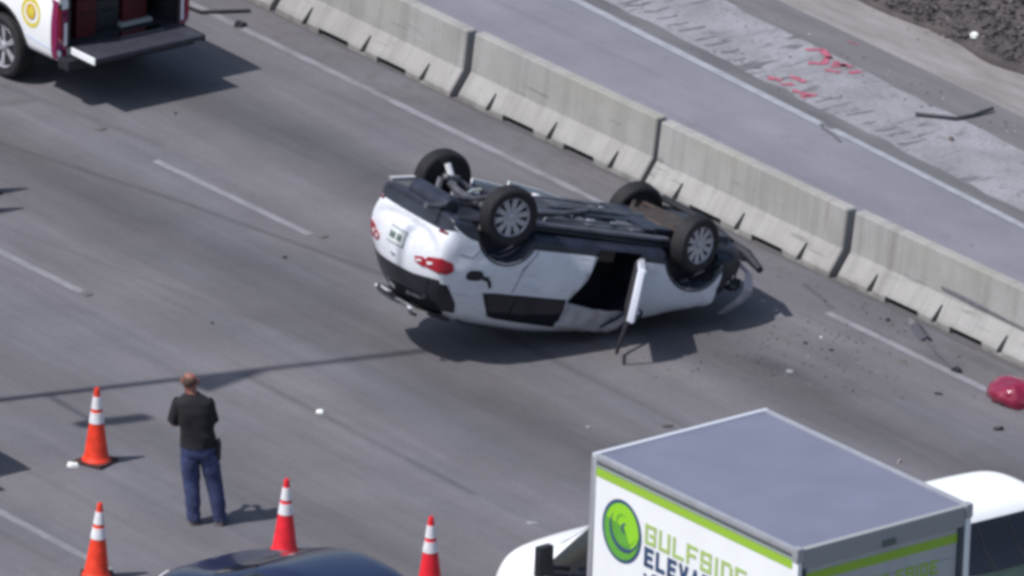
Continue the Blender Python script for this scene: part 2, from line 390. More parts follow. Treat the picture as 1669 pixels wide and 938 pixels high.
def evaluated(name, me, mods):
    o = bpy.data.objects.new(name, me); COL.objects.link(o)
    for t, kw in mods:
        md = o.modifiers.new(t, t)
        for k, v in kw.items(): setattr(md, k, v)
    bpy.context.view_layer.update()
    dg = bpy.context.evaluated_depsgraph_get(); ne = bpy.data.meshes.new_from_object(o.evaluated_get(dg))
    bpy.data.objects.remove(o); return ne
FONT = bpy.data.fonts.load('<builtin>') if '<builtin>' in bpy.data.fonts else None
def text_bm(s, size, offset=0.0, shear=0.0, spacing=1.0):
    cu = bpy.data.curves.new('txt', 'FONT'); cu.body = s; cu.size = size; cu.extrude = 0.003; cu.offset = offset; cu.shear = shear; cu.space_character = spacing
    o = bpy.data.objects.new('txt', cu); COL.objects.link(o); bpy.context.view_layer.update()
    me = bpy.data.meshes.new_from_object(o.evaluated_get(bpy.context.evaluated_depsgraph_get()))
    bm = bmesh.new(); bm.from_mesh(me); bpy.data.objects.remove(o); bpy.data.meshes.remove(me); return bm
def fit_text(s, x0, x1, z0, z1, to3, offset=0.0, spacing=1.0):
    bm = text_bm(s, 1.0, offset, 0, spacing)
    xs = [v.co.x for v in bm.verts]; ys = [v.co.y for v in bm.verts]
    for v in bm.verts:
        v.co = to3(x0 + (v.co.x - min(xs)) / (max(xs) - min(xs)) * (x1 - x0), z0 + (v.co.y - min(ys)) / (max(ys) - min(ys)) * (z1 - z0), v.co.z)
    return bm

# ================================================================ ground
def clampx(x): return max(-15.0, min(25.0, x))
def fy(y0, s=-.045): return lambda x: y0 + s * (clampx(x) - 2.0)
cst = lambda v: (lambda x: v)
sheet('ground', -1200, 1200, cst(-1200), cst(1200), -0.02, M_field, 400)
sheet('road', -300, 300, cst(-34), cst(0.66), 0.0, M_road, 20)
sheet('far_lane', -300, 300, cst(0.66), lambda x: fy(3.50)(x), -0.004, M_far, 2.0)
sheet('pavement_seam', -60, 70, fy(3.46), fy(3.74), 0.002, M_seam, .35, .02, .08)
sheet('gravel_ground', -60, 70, fy(3.70), fy(5.05), -0.001, M_gore, .35)
sheet('asphalt_strip', -60, 70, fy(5.02), fy(5.62, -.022), 0.003, M_strip, .35, .10, .06)
sheet('verge', -60, 70, fy(5.58, -.022), fy(6.75, -.01), 0.0055, M_sand, .35)
# rough dark mulch bank, rising slightly from the verge
def bank_z(x, y_):
    t = math.sqrt(max(0.0, (y_ - 6.42 - noise.noise((x * .9, 0, 4)) * .16)) / 7.0)
    return 0.0 + (0 if t <= 0 else .03 + .10 * abs(noise.noise((x * 2.2, y_ * 2.2, 0))) + .06 * noise.noise((x * 7, y_ * 7, 5)) + .25 * t)
bm = bmesh.new(); gx, gy = 150, 60; vv = {}
for i in range(gx + 1):
    for j in range(gy + 1):
        x = -14 + 34 * i / gx; t = j / gy; yy = 6.42 + noise.noise((x * .9, 0, 4)) * .16 + 7.0 * t * t
        vv[i, j] = bm.verts.new((x, yy, 0.0 + (0 if j == 0 else .03 + .10 * abs(noise.noise((x * 2.2, yy * 2.2, 0))) + .06 * noise.noise((x * 7, yy * 7, 5)) + .25 * t)))
for i in range(gx):
    for j in range(gy): bm.faces.new((vv[i, j], vv[i + 1, j], vv[i + 1, j + 1], vv[i, j + 1]))
finish('terrain', bm, M_dirt, smooth=180, kind='structure')
# loose dark leaves and bark on the bank
def scatter(name, n, fx, fyy, zf, smin, smax, mats, label, cat, flat=.5):
    bm = bmesh.new()
    for _ in range(n):
        x, y_ = fx(), fyy(); s = random.uniform(smin, smax); z = zf(x, y_)
        R = Matrix.Rotation(random.uniform(0, 6.28), 3, 'Z') @ Matrix.Rotation(random.uniform(-.8, .8) * flat * 1.6, 3, 'X')
        pts = [(-1, -.5, 0), (.2, -.7, .15), (1, 0, 0), (0, .7, .2)]
        v = [bm.verts.new(Vector((x, y_, z)) + R @ (Vector(p) * s)) for p in pts]; top = bm.verts.new(Vector((x, y_, z)) + R @ Vector((0, 0, -s * .6)))
        mi = random.randrange(len(mats)); f = bm.faces.new(v); f.material_index = mi
        for k in range(4):
            g = bm.faces.new((v[k], top, v[(k + 1) % 4])); g.material_index = mi
    o = finish(name, bm, mats); tag(o, label, cat, kind='stuff'); return o
mulchm = [mat('bark_a', (.032, .027, .028), .9), mat('bark_b', (.075, .062, .066), .9), mat('bark_c', (.15, .13, .135), .9), mat('bark_d', (.055, .05, .045), .9)]
scatter('mulch', 26000, lambda: random.uniform(0, 13), lambda: 6.45 + 4.5 * random.random() ** 1.2, lambda x, y: bank_z(x, y) + random.uniform(.0, .012), .012, .042, mulchm, 'dark brown mulch and dead leaves covering the bank beyond the verge', 'mulch')
scatter('roadside_gravel', 420, lambda: random.uniform(-2, 14), lambda: random.choice([random.uniform(3.5, 5.1), random.uniform(4.6, 5.2), random.gauss(6.35, .15)]), lambda x, y: .012, .006, .022,
        [mat('grit_a', (.10, .095, .10), .9), mat('grit_b', (.2, .19, .2), .9), mat('grit_c', (.36, .36, .38), .9)], 'loose grit and crumbs scattered on the pitted concrete strip', 'gravel')
scatter('crash_debris', 230, lambda: random.gauss(12.4, 1.1), lambda: min(-.15, random.gauss(-1.7, .85)), lambda x, y: .008, .005, .02,
        [M_black, mat('glass_crumbs', (.30, .33, .36), .2), mat('grit_d', (.06, .06, .065), .9)], 'tiny glass and plastic crumbs strewn around the crashed car nose', 'debris')

# ---------------------------------------------------------------- painted markings and stains on the road
def mark(name, pts, w, z, m, step=.25, wob=0.0, jag=0.0, wfun=None):
    o = finish(name, ribbon(resample(pts, step, wob), w, z, wfun, jag), m, kind='structure'); return o
mark('edge_line', [(-60, -.62), (-.8, -.68), (7.0, -.73)], .115, .004, M_line, jag=.04)
mark('edge_line', [(7.0, -.73), (8.0, -.74)], .09, .004, M_line, jag=.12)
mark('edge_line', [(11.82, -.76), (15.5, -.79), (60, -.9)], .11, .004, M_line, jag=.05)
for x0, y0 in ((3.5, -4.38), (-8.69, -4.5), (15.7, -4.25), (27.9, -4.2)):
    mark('lane_dash', [(x0, y0), (x0 + 3.02, y0 + .05)], .11, .004, M_line, jag=.05)
for x0 in (3.63, -8.56, 15.83, 28.0):
    mark('lane_dash', [(x0, -7.79), (x0 + 3.0, -7.75)], .12, .004, M_line, jag=.03)
mark('lane_dash', [(11.2, -12.66), (13.9, -12.66)], .12, .004, M_line, jag=.05)
fl = fy(3.42)
M_fline = mat('pale_line_paint', (.27, .28, .32), .8, var=.15, vscale=5)
mark('far_edge_line', [(x, fl(x)) for x in (-15, 0, 6.75)], .13, .004, M_fline, jag=.05)
mark('far_edge_line', [(x, fl(x) + .015) for x in (6.95, 12, 25)] + [(60, fl(25))], .11, .0045, M_fline, jag=.05)
mark('crack', [(6.72, 3.24), (6.85, 3.14), (7.1, 3.10), (7.35, 3.02)], .035, .0065, M_crack, .1)
mark('crack', [(-40, .005), (11, -.03), (40, -.03)], .05, .0045, mat('gutter_grime', (.09, .085, .09), .9), .2, .012, .6)
for pts in [[(4.54, 4.72), (4.65, 4.89), (4.96, 4.78)], [(4.95, 4.45), (5.04, 4.62), (4.89, 4.81)], [(5.07, 4.73), (5.23, 4.78), (5.35, 4.81)], [(5.25, 4.49), (5.42, 4.55)], [(5.47, 4.64), (5.54, 4.8)], [(5.18, 4.59), (5.26, 4.79)],
            [(5.07, 3.71), (5.27, 3.77)], [(5.37, 3.67), (5.44, 3.82)], [(5.19, 3.96), (5.46, 3.99)], [(5.61, 3.68), (5.83, 3.71), (5.91, 3.81)], [(5.85, 3.60), (5.9, 3.73)]]:
    mark('paint_mark', pts, .085, .006, M_redpaint, .035, .014, .55)
mark('paint_mark', [(4.56, 5.35), (4.77, 5.38)], .045, .008, mat('dull_red_paint', (.2, .10, .12), .8, var=.3, vscale=14), .035, .012, .5)

M_hatch = mat('groove_dark', (.115, .113, .125), .9, var=.4, vscale=12)
random.seed(11)
for k in range(34):
    x = -1.6 + k * .285 + random.uniform(-.06, .06)
    if 4.9 < x < 6.6 and k % 3: continue
    y0 = fy(3.84)(x) + random.uniform(-.03, .05); L_ = random.uniform(.16, .42)
    mark('ground_groove', [(x, y0), (x + L_ * .10 + random.uniform(-.04, .04), y0 + L_ * .5), (x + L_ * .12, y0 + L_)], random.uniform(.02, .045), .0045, M_hatch, .05, .008, .6)
random.seed(7)

# ---------------------------------------------------------------- concrete barriers
def barrier_proto():
    L = 3.55
    prof = [(0, .003), (.61, .003), (.61, .075), (.43, .33), (.382, .80), (.37, .81), (.24, .81), (.228, .80), (.18, .33), (0, .075)]
    bm = bmesh.new(); A = [bm.verts.new((0, y_, z)) for y_, z in prof]; B = [bm.verts.new((L, y_, z)) for y_, z in prof]
    bm.faces.new(A[::-1]); bm.faces.new(B)
    for k in range(len(prof)):
        k2 = (k + 1) % len(prof); bm.faces.new((A[k], A[k2], B[k2], B[k]))
    bmesh.ops.recalc_face_normals(bm, faces=bm.faces)
    ed = [e for e in bm.edges if abs(e.verts[0].co.x - e.verts[1].co.x) < .01 and min(e.verts[0].co.z, e.verts[1].co.z) > .02]
    bmesh.ops.bevel(bm, geom=ed, offset=.018, segments=1, affect='EDGES')
    me = bpy.data.meshes.new('concrete_barrier'); bm.to_mesh(me); bm.free(); me.materials.append(M_bar)
    o = link('concrete_barrier', me)
    c = bmesh.new()
    for a, b in ((.25, .42), (.585, .75)): box(c, a * L, b * L, -.2, .8, -.1, .082)
    boolean(o, c)
    c = bmesh.new()
    for f in (.17, .505, .84):
        x = f * L
        for ys in (1, -1):
            P = [(x - .055, -.05, .03), (x + .055, -.05, .03), (x + .055, .20, .03), (x - .055, .20, .03), (x - .014, -.05, .24), (x + .014, -.05, .24), (x + .014, .22, .24), (x - .014, .22, .24)]
            if ys < 0: P = [(a, .61 - b, d) for a, b, d in P]
            v = [c.verts.new(p) for p in P]
            for q in ((0, 1, 2, 3), (4, 5, 6, 7), (0, 1, 5, 4), (1, 2, 6, 5), (2, 3, 7, 6), (3, 0, 4, 7)): c.faces.new([v[k] for k in q])
    boolean(o, c)
    return o
bp_ = barrier_proto()
blab = {-1: 'pale concrete barrier behind the open pickup, at the top edge of the view', 0: 'pale clean concrete barrier topmost in the row, beside the edge line',
        1: 'concrete barrier above the rear wheels of the flipped car', 2: 'concrete barrier with greenish stains directly behind the flipped car nose',
        3: 'concrete barrier near the right edge with a painted shadow strip low on its face'}
first = True
for k in range(-5, 9):
    o = bp_ if first else bp_.copy()
    if not first: COL.objects.link(o)
    first = False
    o.location = (3.66 * k + .055, random.uniform(-.02, .02), .001); o.rotation_euler = (0, 0, random.uniform(-.007, .007))
    tag(o, blab.get(k, 'concrete barrier further along the row, outside the view'), 'barrier', 'concrete barriers lining the road')
# dark gap fillers: the hooked steel joint bars between barrier ends
# cast shadow painted as a dark strip on the right-hand barrier
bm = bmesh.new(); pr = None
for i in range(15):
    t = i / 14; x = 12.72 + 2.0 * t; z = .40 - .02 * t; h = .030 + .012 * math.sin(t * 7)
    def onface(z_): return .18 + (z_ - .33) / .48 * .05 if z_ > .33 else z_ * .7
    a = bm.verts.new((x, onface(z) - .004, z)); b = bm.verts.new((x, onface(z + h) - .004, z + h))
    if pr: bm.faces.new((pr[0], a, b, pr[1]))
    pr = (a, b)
o = finish('shadow_strip', bm, mat('painted_shadow', (.13, .13, .15), .8, var=.3, vscale=12)); o.location = (-.0, 0, 0)
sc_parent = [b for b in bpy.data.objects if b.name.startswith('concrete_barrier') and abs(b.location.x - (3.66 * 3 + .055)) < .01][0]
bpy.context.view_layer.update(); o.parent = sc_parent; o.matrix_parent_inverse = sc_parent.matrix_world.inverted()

# ================================================================ vehicle kit
def loft_body(rows, name, crumple=None, levels=2, dark_sill=False, mats=(M_white, M_under)):
    """rows rear->front: (xl, xt, zb, zs, zr, zt, wl, ws, wr)"""
    bm = bmesh.new(); R = []
    for row in rows:
        xl, xt, zb, zs, zr, zt, wl, ws, wr = row[:9]; bow = row[9] if len(row) > 9 else 0.0
        h = zs - zb; xs = xl * .55 + xt * .45 if zr - zs > .2 else xl * .5 + xt * .5
        half = [(xl, 0, zb), (xl, .6 * wl, zb), (xl, .93 * wl, zb + .03), (xl, .985 * wl, zb + .22 * h), (xl, wl, zb + .62 * h), (xs, ws, zs), (xt + bow, wr, zr), (xt + bow * .45, .72 * wr, zt - (zt - zr) * .25), (xt, 0, zt)]
        ring = [bm.verts.new(p) for p in half] + [bm.verts.new((p[0], -p[1], p[2])) for p in half[-2:0:-1]]
        R.append(ring)
    n = len(R[0])
    for A, B in zip(R, R[1:]):
        for k in range(n):
            f = bm.faces.new((A[k], B[k], B[(k + 1) % n], A[(k + 1) % n])); f.smooth = True
            if k in (0, 1, n - 1, n - 2) or (dark_sill and k in (2, n - 3)): f.material_index = 1
    for ring in (R[0], R[-1]):
        # close the end with a strip so that the subdivision stays tidy
        for k in range(n // 2):
            a, b, c, d = ring[k], ring[k + 1], ring[(n - k - 1) % n], ring[(n - k) % n]
            vs = []
            for v in (a, b, c, d):
                if v not in vs: vs.append(v)
            if len(vs) >= 3:
                f = bm.faces.new(vs); f.smooth = True
                if dark_sill and k < 3: f.material_index = 1
    bmesh.ops.recalc_face_normals(bm, faces=bm.faces)
    me = bpy.data.meshes.new(name); bm.to_mesh(me); bm.free()
    for m in mats: me.materials.append(m)
    me = evaluated(name, me, [('SUBSURF', dict(levels=levels, render_levels=levels))])
    if crumple:
        for v in me.vertices: v.co = crumple(v.co.copy())
    return me
def bvh_of(me):
    return BVHTree.FromPolygons([v.co.copy() for v in me.vertices], [tuple(p.vertices) for p in me.polygons])
AX = {'L': (lambda u, v: Vector((u, 3, v)), Vector((0, -1, 0))), 'R': (lambda u, v: Vector((u, -3, v)), Vector((0, 1, 0))),
      'B': (lambda u, v: Vector((-6, u, v)), Vector((1, 0, 0))), 'F': (lambda u, v: Vector((6, u, v)), Vector((-1, 0, 0))),
      'T': (lambda u, v: Vector((u, v, 5)), Vector((0, 0, -1))), 'U': (lambda u, v: Vector((u, v, -3)), Vector((0, 0, 1)))}
def patch(name, bvh, poly, ax, m, parent, off=.006, thick=.012, cell=.06, smooth=60):
    P, d = AX[ax]; bm = bmesh.new(); bm.faces.new([bm.verts.new((u, v, 0)) for u, v in poly])
    us = [p[0] for p in poly]; vs = [p[1] for p in poly]
    for lo, hi, nrm in ((min(us), max(us), (1, 0, 0)), (min(vs), max(vs), (0, 1, 0))):
        k = 1
        while lo + k * cell < hi - 1e-4:
            co = Vector(nrm) * (lo + k * cell)
            bmesh.ops.bisect_plane(bm, geom=bm.verts[:] + bm.edges[:] + bm.faces[:], plane_co=co, plane_no=nrm, dist=1e-5); k += 1
    for v in bm.verts:
        o = P(v.co.x, v.co.y); h = bvh.ray_cast(o, d)
        if h[0] is None:
            q = bvh.find_nearest(o + d * 2.0); h = (q[0], q[1])
        nn = h[1] if h[1].dot(d) < 0 else -h[1]
        v.co = h[0] + (nn - d * .25).normalized() * off
    bmesh.ops.triangulate(bm, faces=[f for f in bm.faces if len(f.verts) > 4])
    for f in bm.faces:
        f.normal_update()
        if f.normal.dot(d) > 0: f.normal_flip()
    r = bmesh.ops.extrude_face_region(bm, geom=bm.faces[:])
    nv = [g for g in r['geom'] if isinstance(g, bmesh.types.BMVert)]
    for v in nv: v.co += d * thick
    return finish(name, bm, m, parent, smooth=smooth)
def line_poly(pts, w):
    """thin polygon along a 2-D polyline"""
    a, b = [], []
    for i, p in enumerate(pts):
        p = Vector(p); d = (Vector(pts[min(i + 1, len(pts) - 1)]) - Vector(pts[max(i - 1, 0)])).normalized(); n_ = Vector((-d.y, d.x)) * w / 2
        a.append(tuple(p + n_)); b.append(tuple(p - n_))
    return a + b[::-1]
def wheel(parent, x, y, z, side, R=.36, w=.225, spokes=10, rimm=None, steer=0.0, tilt=0.0, inner=None):
    """side +1: outer face towards +y"""
    wo = link('wheel', None, parent); wo.location = (x, y, z); wo.rotation_euler = (tilt, 0, steer)
    rr = R * .66
    bm = bmesh.new(); s = side
    lathe(bm, [(rr, -w * .42 * s), (R * .88, -w * .5 * s), (R * .97, -w * .42 * s), (R, -w * .2 * s), (R, w * .2 * s), (R * .97, w * .42 * s), (R * .88, w * .5 * s), (rr, w * .42 * s), (rr * .97, 0), (rr, -w * .42 * s)], 40, 'Y')
    for yy in (-.22, .0, .22):                                  # tread grooves as shallow raised ribs
        lathe(bm, [(R - .004, (yy - .07) * w), (R + .004, (yy - .06) * w), (R + .004, (yy + .06) * w), (R - .004, (yy + .07) * w)], 40, 'Y')
    finish('tyre', bm, M_tyre, wo, smooth=40)
    bm = bmesh.new()
    lathe(bm, [(rr * .99, -w * .40 * s), (rr * .95, -w * .1 * s), (rr * .93, w * .30 * s), (rr * 1.0, w * .43 * s), (rr * 1.02, w * .40 * s), (rr * .97, w * .1 * s), (rr * 1.01, -w * .40 * s)], 36, 'Y')
    for k in range(spokes):
        a = 2 * math.pi * k / spokes
        for da in (-.09, .09):
            t = bmesh.new(); v = []
            for (r_, ww, yy) in ((rr * .15, .020, .30), (rr * .96, .014, .38)):
                for dx, dy in ((-ww, 0), (ww, 0), (ww, -.10), (-ww, -.10)): v.append(t.verts.new((dx, (yy + dy) * w * s, r_)))
            for q in ((0, 1, 5, 4), (1, 2, 6, 5), (2, 3, 7, 6), (3, 0, 4, 7), (0, 1, 2, 3), (4, 5, 6, 7)): t.faces.new([v[i] for i in q])
            merge(bm, t, 0, Matrix.Rotation(a + da, 4, 'Y'))
    lathe(bm, [(rr * .22, .20 * w * s), (rr * .22, .36 * w * s), (rr * .12, .42 * w * s), (0, .42 * w * s)], 16, 'Y')
    finish('rim', bm, rimm or M_rim, wo, smooth=35)
    bm = bmesh.new(); lathe(bm, [(0, .02 * s * w), (rr * .93, .02 * s * w), (rr * .93, -.18 * s * w), (rr * .35, -.3 * s * w), (0, -.3 * s * w)], 28, 'Y')
    finish('brake_disc', bm, inner or M_rimdark, wo, smooth=35)
    return wo
def arch_cut(obj, x, z, R, ys, depth=.42):
    for s in ys:
        c = bmesh.new(); lathe(c, [(R, s * 1.4), (R, s * (.93 - depth))], 40, 'Y', mi=1, c=(x, 0, z), smooth=True); boolean(obj, c)
def arch_poly(x, z, R, w, a0=0.0, a1=math.pi, n=16):
    o = [(x + (R + w) * math.cos(a0 + (a1 - a0) * k / n), z + (R + w) * math.sin(a0 + (a1 - a0) * k / n)) for k in range(n + 1)]
    i = [(x + (R + .004) * math.cos(a0 + (a1 - a0) * k / n), z + (R + .004) * math.sin(a0 + (a1 - a0) * k / n)) for k in range(n + 1)]
    return o + i[::-1]

# ================================================================ the overturned white car
SUVROWS = [
    (-2.08, -2.20, .33, .50, .60, .62, .66, .64, .54, .10),
    (-2.06, -2.28, .28, .68, .76, .78, .86, .82, .74, .16),
    (-1.92, -2.26, .31, 1.00, 1.07, 1.09, .90, .87, .77, .20),
    (-1.72, -2.02, .37, 1.10, 1.45, 1.54, .92, .88, .68, .16),
    (-1.33, -1.62, .37, 1.12, 1.54, 1.62, .925, .89, .67, .04),
    (-.55, -.62, .37, 1.10, 1.58, 1.67, .925, .89, .67),
    (.15, .05, .37, 1.09, 1.57, 1.67, .925, .89, .67),
    (.72, .45, .37, 1.08, 1.48, 1.58, .925, .885, .65),
    (1.15, 1.22, .37, 1.06, 1.12, 1.16, .92, .87, .74),
    (1.60, 1.64, .36, 1.00, 1.05, 1.09, .91, .86, .72),
    (1.93, 1.98, .35, .88, .94, .98, .87, .82, .66),
    (2.08, 2.14, .34, .74, .79, .81, .78, .74, .60),
    (2.14, 2.20, .38, .56, .62, .64, .60, .58, .48)]
def suv_crumple(p):
    q = p.copy()
    # driver-side nose folded in, bonnet buckled; roof pushed in where it lies on the road
    t = max(0.0, (p.x - 1.40) / .80)
    if t > 0:
        t = min(t, 1.1)
        n1 = noise.noise((p.x * 2.6, p.y * 2.6, p.z * 2.6)); n2 = noise.noise((p.x * 7 + 5, p.y * 7, p.z * 7)); n3 = abs(noise.noise((p.x * 4, p.y * 3 + 9, p.z * 5)))
        q.x -= t * t * (.24 + .20 * n1 + .14 * n3); q.z += t * (.10 * n1 + .07 * n2) - t * t * .03; q.y += t * (.06 * n2 - .07 * (p.y / .9) - .05 * n3 * (1 if p.y > 0 else -1))
    # scraped and dented flanks
    q.y += (.020 * noise.noise((p.x * 1.6, p.z * 2.2, 3 if p.y > 0 else 8)) + .008 * noise.noise((p.x * 5, p.z * 5, 2))) * (1 if p.y > 0 else -1)
    if p.z > 1.2 and p.x > -.6:
        k = min(1, (p.z - 1.2) / .4) * min(1, (p.x + .6) / .8)
        q.z -= k * (.05 + .04 * noise.noise((p.x * 2, p.y * 2, 1)))
    return q
Rw = Matrix(((0.15167, 0.98843, 0.00081), (0.95713, -0.14667, -0.24977), (-0.24676, 0.03866, -0.96830)))
SUVM = Matrix.Translation((10.4105, -3.4649, 1.6140)) @ Rw.to_4x4()
suv = thing('overturned_car', 'white crossover car lying upside down on its roof with crushed nose by the barrier', 'car', mw=SUVM)
me = loft_body(SUVROWS, 'body', suv_crumple, 3, True, mats=(scuffed_paint(), M_under))
bv = bvh_of(me)
body = link('body', me, suv)
RZ, FZ = .36, .40
arch_cut(body, -1.32, RZ, .40, (1, -1)); arch_cut(body, 1.27, FZ, .41, (1, -1))
# door opening with the dark cabin cut in behind it
c = bmesh.new(); pl = [(-.02, .47), (.52, .47), (.62, .62), (.62, 1.05), (.30, 1.42), (-.24, 1.49), (-.30, 1.12), (-.14, .84), (-.08, .60)]
A = [c.verts.new((x, 1.5, z)) for x, z in pl]; B = [c.verts.new((x, .18, z)) for x, z in pl]
c.faces.new(A); c.faces.new(B[::-1])
for k in range(len(pl)): c.faces.new((A[k], A[(k + 1) % len(pl)], B[(k + 1) % len(pl)], B[k]))
for f in c.faces: f.material_index = 1
boolean(body, c)
def P(name, poly, ax, m, off=.006, thick=.014, cell=.06, par=None): return patch(name, bv, poly, ax, m, par or suv, off, thick, cell)
# glass
P('rear_window', [(-.78, 1.07), (-.4, 1.11), (.4, 1.11), (.78, 1.07), (.76, 1.20), (.64, 1.44), (.56, 1.52), (-.56, 1.52), (-.64, 1.44), (-.76, 1.20)], 'B', M_glass, .008, .014, .05)
for s in ('L', 'R'):
    P('rear_window_wrap', [(-2.14, 1.11), (-1.94, 1.11), (-1.72, 1.34), (-1.66, 1.46), (-1.90, 1.46), (-2.04, 1.3)], s, M_glass, .008, .014, .05)
    P('window_trim', [(-1.46, 1.15), (-1.30, 1.135), (-.33, 1.11), (-.26, 1.50), (-1.12, 1.475), (-1.24, 1.45)], s, M_black, .004, .01)
    P('side_window', [(-1.41, 1.16), (-1.27, 1.15), (-1.02, 1.145), (-1.02, 1.465), (-1.21, 1.44)], s, M_glass, .010)
    P('side_window', [(-.98, 1.145), (-.36, 1.125), (-.30, 1.485), (-.98, 1.465)], s, M_glass, .010)
    if s == 'R': P('side_window', [(-.26, 1.11), (.70, 1.10), (.30, 1.44), (-.22, 1.50)], s, M_glass)
P('windscreen', [(.55, -.58), (1.14, -.66), (1.17, 0), (1.14, .66), (.55, .58), (.53, 0)], 'T', M_glass)
# rear lights, plate, badges
for s in (1, -1):
    q = [(s * .42, .90), (s * .55, .87), (s * .60, .90), (s * .62, .85), (s * .84, .80), (s * .87, .94), (s * .80, .99), (s * .60, .97), (s * .56, .985), (s * .44, .96)]
    P('tail_light', q, 'B', M_red, .012, .02, .04)
    P('tail_light_wrap', [(-2.10, .80), (-1.96, .84), (-1.93, .93), (-2.0, .985), (-2.12, .98)], 'L' if s > 0 else 'R', M_red, .010, .02, .04)
    P('lamp_insert', [(s * .455, .925), (s * .53, .905), (s * .545, .925), (s * .47, .945)], 'B', M_clear, .020, .01, .05)
    P('lamp_insert', [(s * .62, .905), (s * .70, .885), (s * .71, .91), (s * .64, .935)], 'B', M_clear, .020, .01, .05)
    P('reflector', [(s * .66, .50), (s * .80, .50), (s * .80, .53), (s * .66, .53)], 'B', M_mag0, .008, .010, .05)
P('plate_frame', [(-.19, .70), (.19, .70), (.19, .89), (-.19, .89)], 'B', mat('frame_grey', (.25, .27, .28), .5), .008, .012)
P('number_plate', [(-.17, .72), (.17, .72), (.17, .87), (-.17, .87)], 'B', M_plate, .016, .014)
for (u, w_) in ((-.135, .040), (-.082, .035), (-.035, .03), (.035, .035), (.085, .04)):
    P('plate_character', [(u, .755), (u + w_ * .5, .755), (u + w_, .775), (u + w_, .83), (u + w_ * .3, .835), (u, .81)], 'B', M_plateink, .021, .006, .2)
P('badge', [(-.05, .985), (.05, .985), (.06, 1.0), (0, 1.02), (-.06, 1.0)], 'B', M_chrome, .012, .012)
# lower black cladding
P('rear_bumper_cladding', [(-.80, .37), (.80, .37), (.86, .46), (.70, .50), (-.70, .50), (-.86, .46)], 'B', M_under, .008, .02)
for s in ('L', 'R'):
    P('wheel_arch_trim', arch_poly(-1.32, RZ, .40, .03, .1, math.pi - .1), s, M_black, .006, .02, .12)
    P('wheel_arch_trim', arch_poly(1.27, FZ, .41, .03, .1, math.pi - .1), s, M_black, .006, .02, .12)
    for pts in ([(-1.08, 1.10), (-1.03, .80), (-.90, .62), (-.86, .48)], [(-.32, 1.08), (-.22, .84), (-.16, .48)], [(.68, 1.04), (.72, .80), (.70, .50)]):
        if s == 'L' and pts[0][0] > -.5: continue
        P('panel_gap', line_poly(pts, .011), s, M_seamline, .004, .006, .12)
    P('door_handle', [(-.96, .97), (-.78, .97), (-.78, 1.0), (-.96, 1.0)], s, M_white, .03, .03, .3)
P('panel_gap', line_poly([(-1.9, .72), (-1.74, .74), (-1.62, .60)], .010), 'L', M_seamline, .004, .006, .12)
# open fuel filler on the near side
P('fuel_filler', [(-1.76, .92), (-1.72, .885), (-1.60, .875), (-1.55, .90), (-1.54, .965), (-1.58, 1.0), (-1.70, 1.01), (-1.76, .985)], 'L', M_black, .006, .01, .05)
P('filler_hinge', [(-1.56, .93), (-1.47, .94), (-1.41, 1.0), (-1.38, 1.07), (-1.405, 1.08), (-1.46, 1.0), (-1.56, .975)], 'L', M_black, .012, .012, .05)
# spoiler along the tailgate top, high stop lamp, wiper
bm = bmesh.new()
for i in range(12):
    t0 = -.60 + 1.2 * i / 12; t1 = t0 + .1
    x0 = -2.16 + .18 * (t0 / .6) ** 2; x1 = -2.16 + .18 * (t1 / .6) ** 2
    v = [bm.verts.new(p) for p in ((x0, t0, 1.535), (x1, t1, 1.535), (x1 + .34, t1, 1.60), (x0 + .34, t0, 1.60), (x0 + .02, t0, 1.51), (x1 + .02, t1, 1.51), (x1 + .32, t1, 1.55), (x0 + .32, t0, 1.55))]
    for q in ((0, 1, 2, 3), (4, 5, 6, 7), (0, 1, 5, 4), (2, 3, 7, 6)) + (((0, 3, 7, 4),) if i == 0 else ()) + (((1, 2, 6, 5),) if i == 11 else ()): bm.faces.new([v[k] for k in q])
bmesh.ops.remove_doubles(bm, verts=bm.verts, dist=1e-4); finish('rear_spoiler', bm, M_black, suv, smooth=30)
for ya, yb in ((-.58, -.30), (.02, .42)):  # white lip pieces paint the highlights along the roof edge
    bm = bmesh.new(); xa = -2.165 + .18 * (max(abs(ya), abs(yb)) / .6) ** 2; box(bm, xa - .015, xa + .06, ya, yb, 1.515, 1.542, .006); finish('lip_highlight', bm, M_white, suv)
bm = bmesh.new(); tube(bm, [(-2.10, .42, 1.54), (-2.10, .45, 1.57), (-2.04, .50, 1.58)], .018, 6); finish('aerial', bm, M_black, suv)
# roof rails
for s in (1, -1):
    bm = bmesh.new(); tube(bm, [(-1.6, s * .66, 1.54), (-1.5, s * .67, 1.575), (-.6, s * .67, 1.61), (.15, s * .66, 1.58), (.3, s * .65, 1.54)], .016, 6); finish('roof_rail', bm, M_black, suv, smooth=40)
# underside hardware, all on the belly that faces the sky
bm = bmesh.new()
box(bm, -.95, 1.0, -.20, .20, .235, .33, .04, 2); box(bm, .70, 1.9, -.52, .52, .22, .33, .04, 2); box(bm, -.85, .6, .28, .66, .27, .33, .02); box(bm, -.85, .6, -.66, -.28, .27, .33, .02)
finish('belly_tray', bm, M_under, suv, smooth=30)
bm = bmesh.new(); box(bm, -1.02, -.42, -.62, .35, .20, .34, .05, 2); finish('fuel_tank', bm, M_under, suv, smooth=30)
bm = bmesh.new(); lathe(bm, [(0, -.42), (.09, -.42), (.125, -.38), (.125, .38), (.09, .42), (0, .42)], 18, 'Y', c=(-1.93, .1, .27)); finish('muffler', bm, M_under, suv, smooth=40)
bm = bmesh.new(); tube(bm, [(1.0, -.02, .22), (.2, .05, .215), (-.4, .42, .21), (-1.0, .46, .22), (-1.25, .30, .12), (-1.5, .22, .20), (-1.85, .1, .24)], .032, 8)
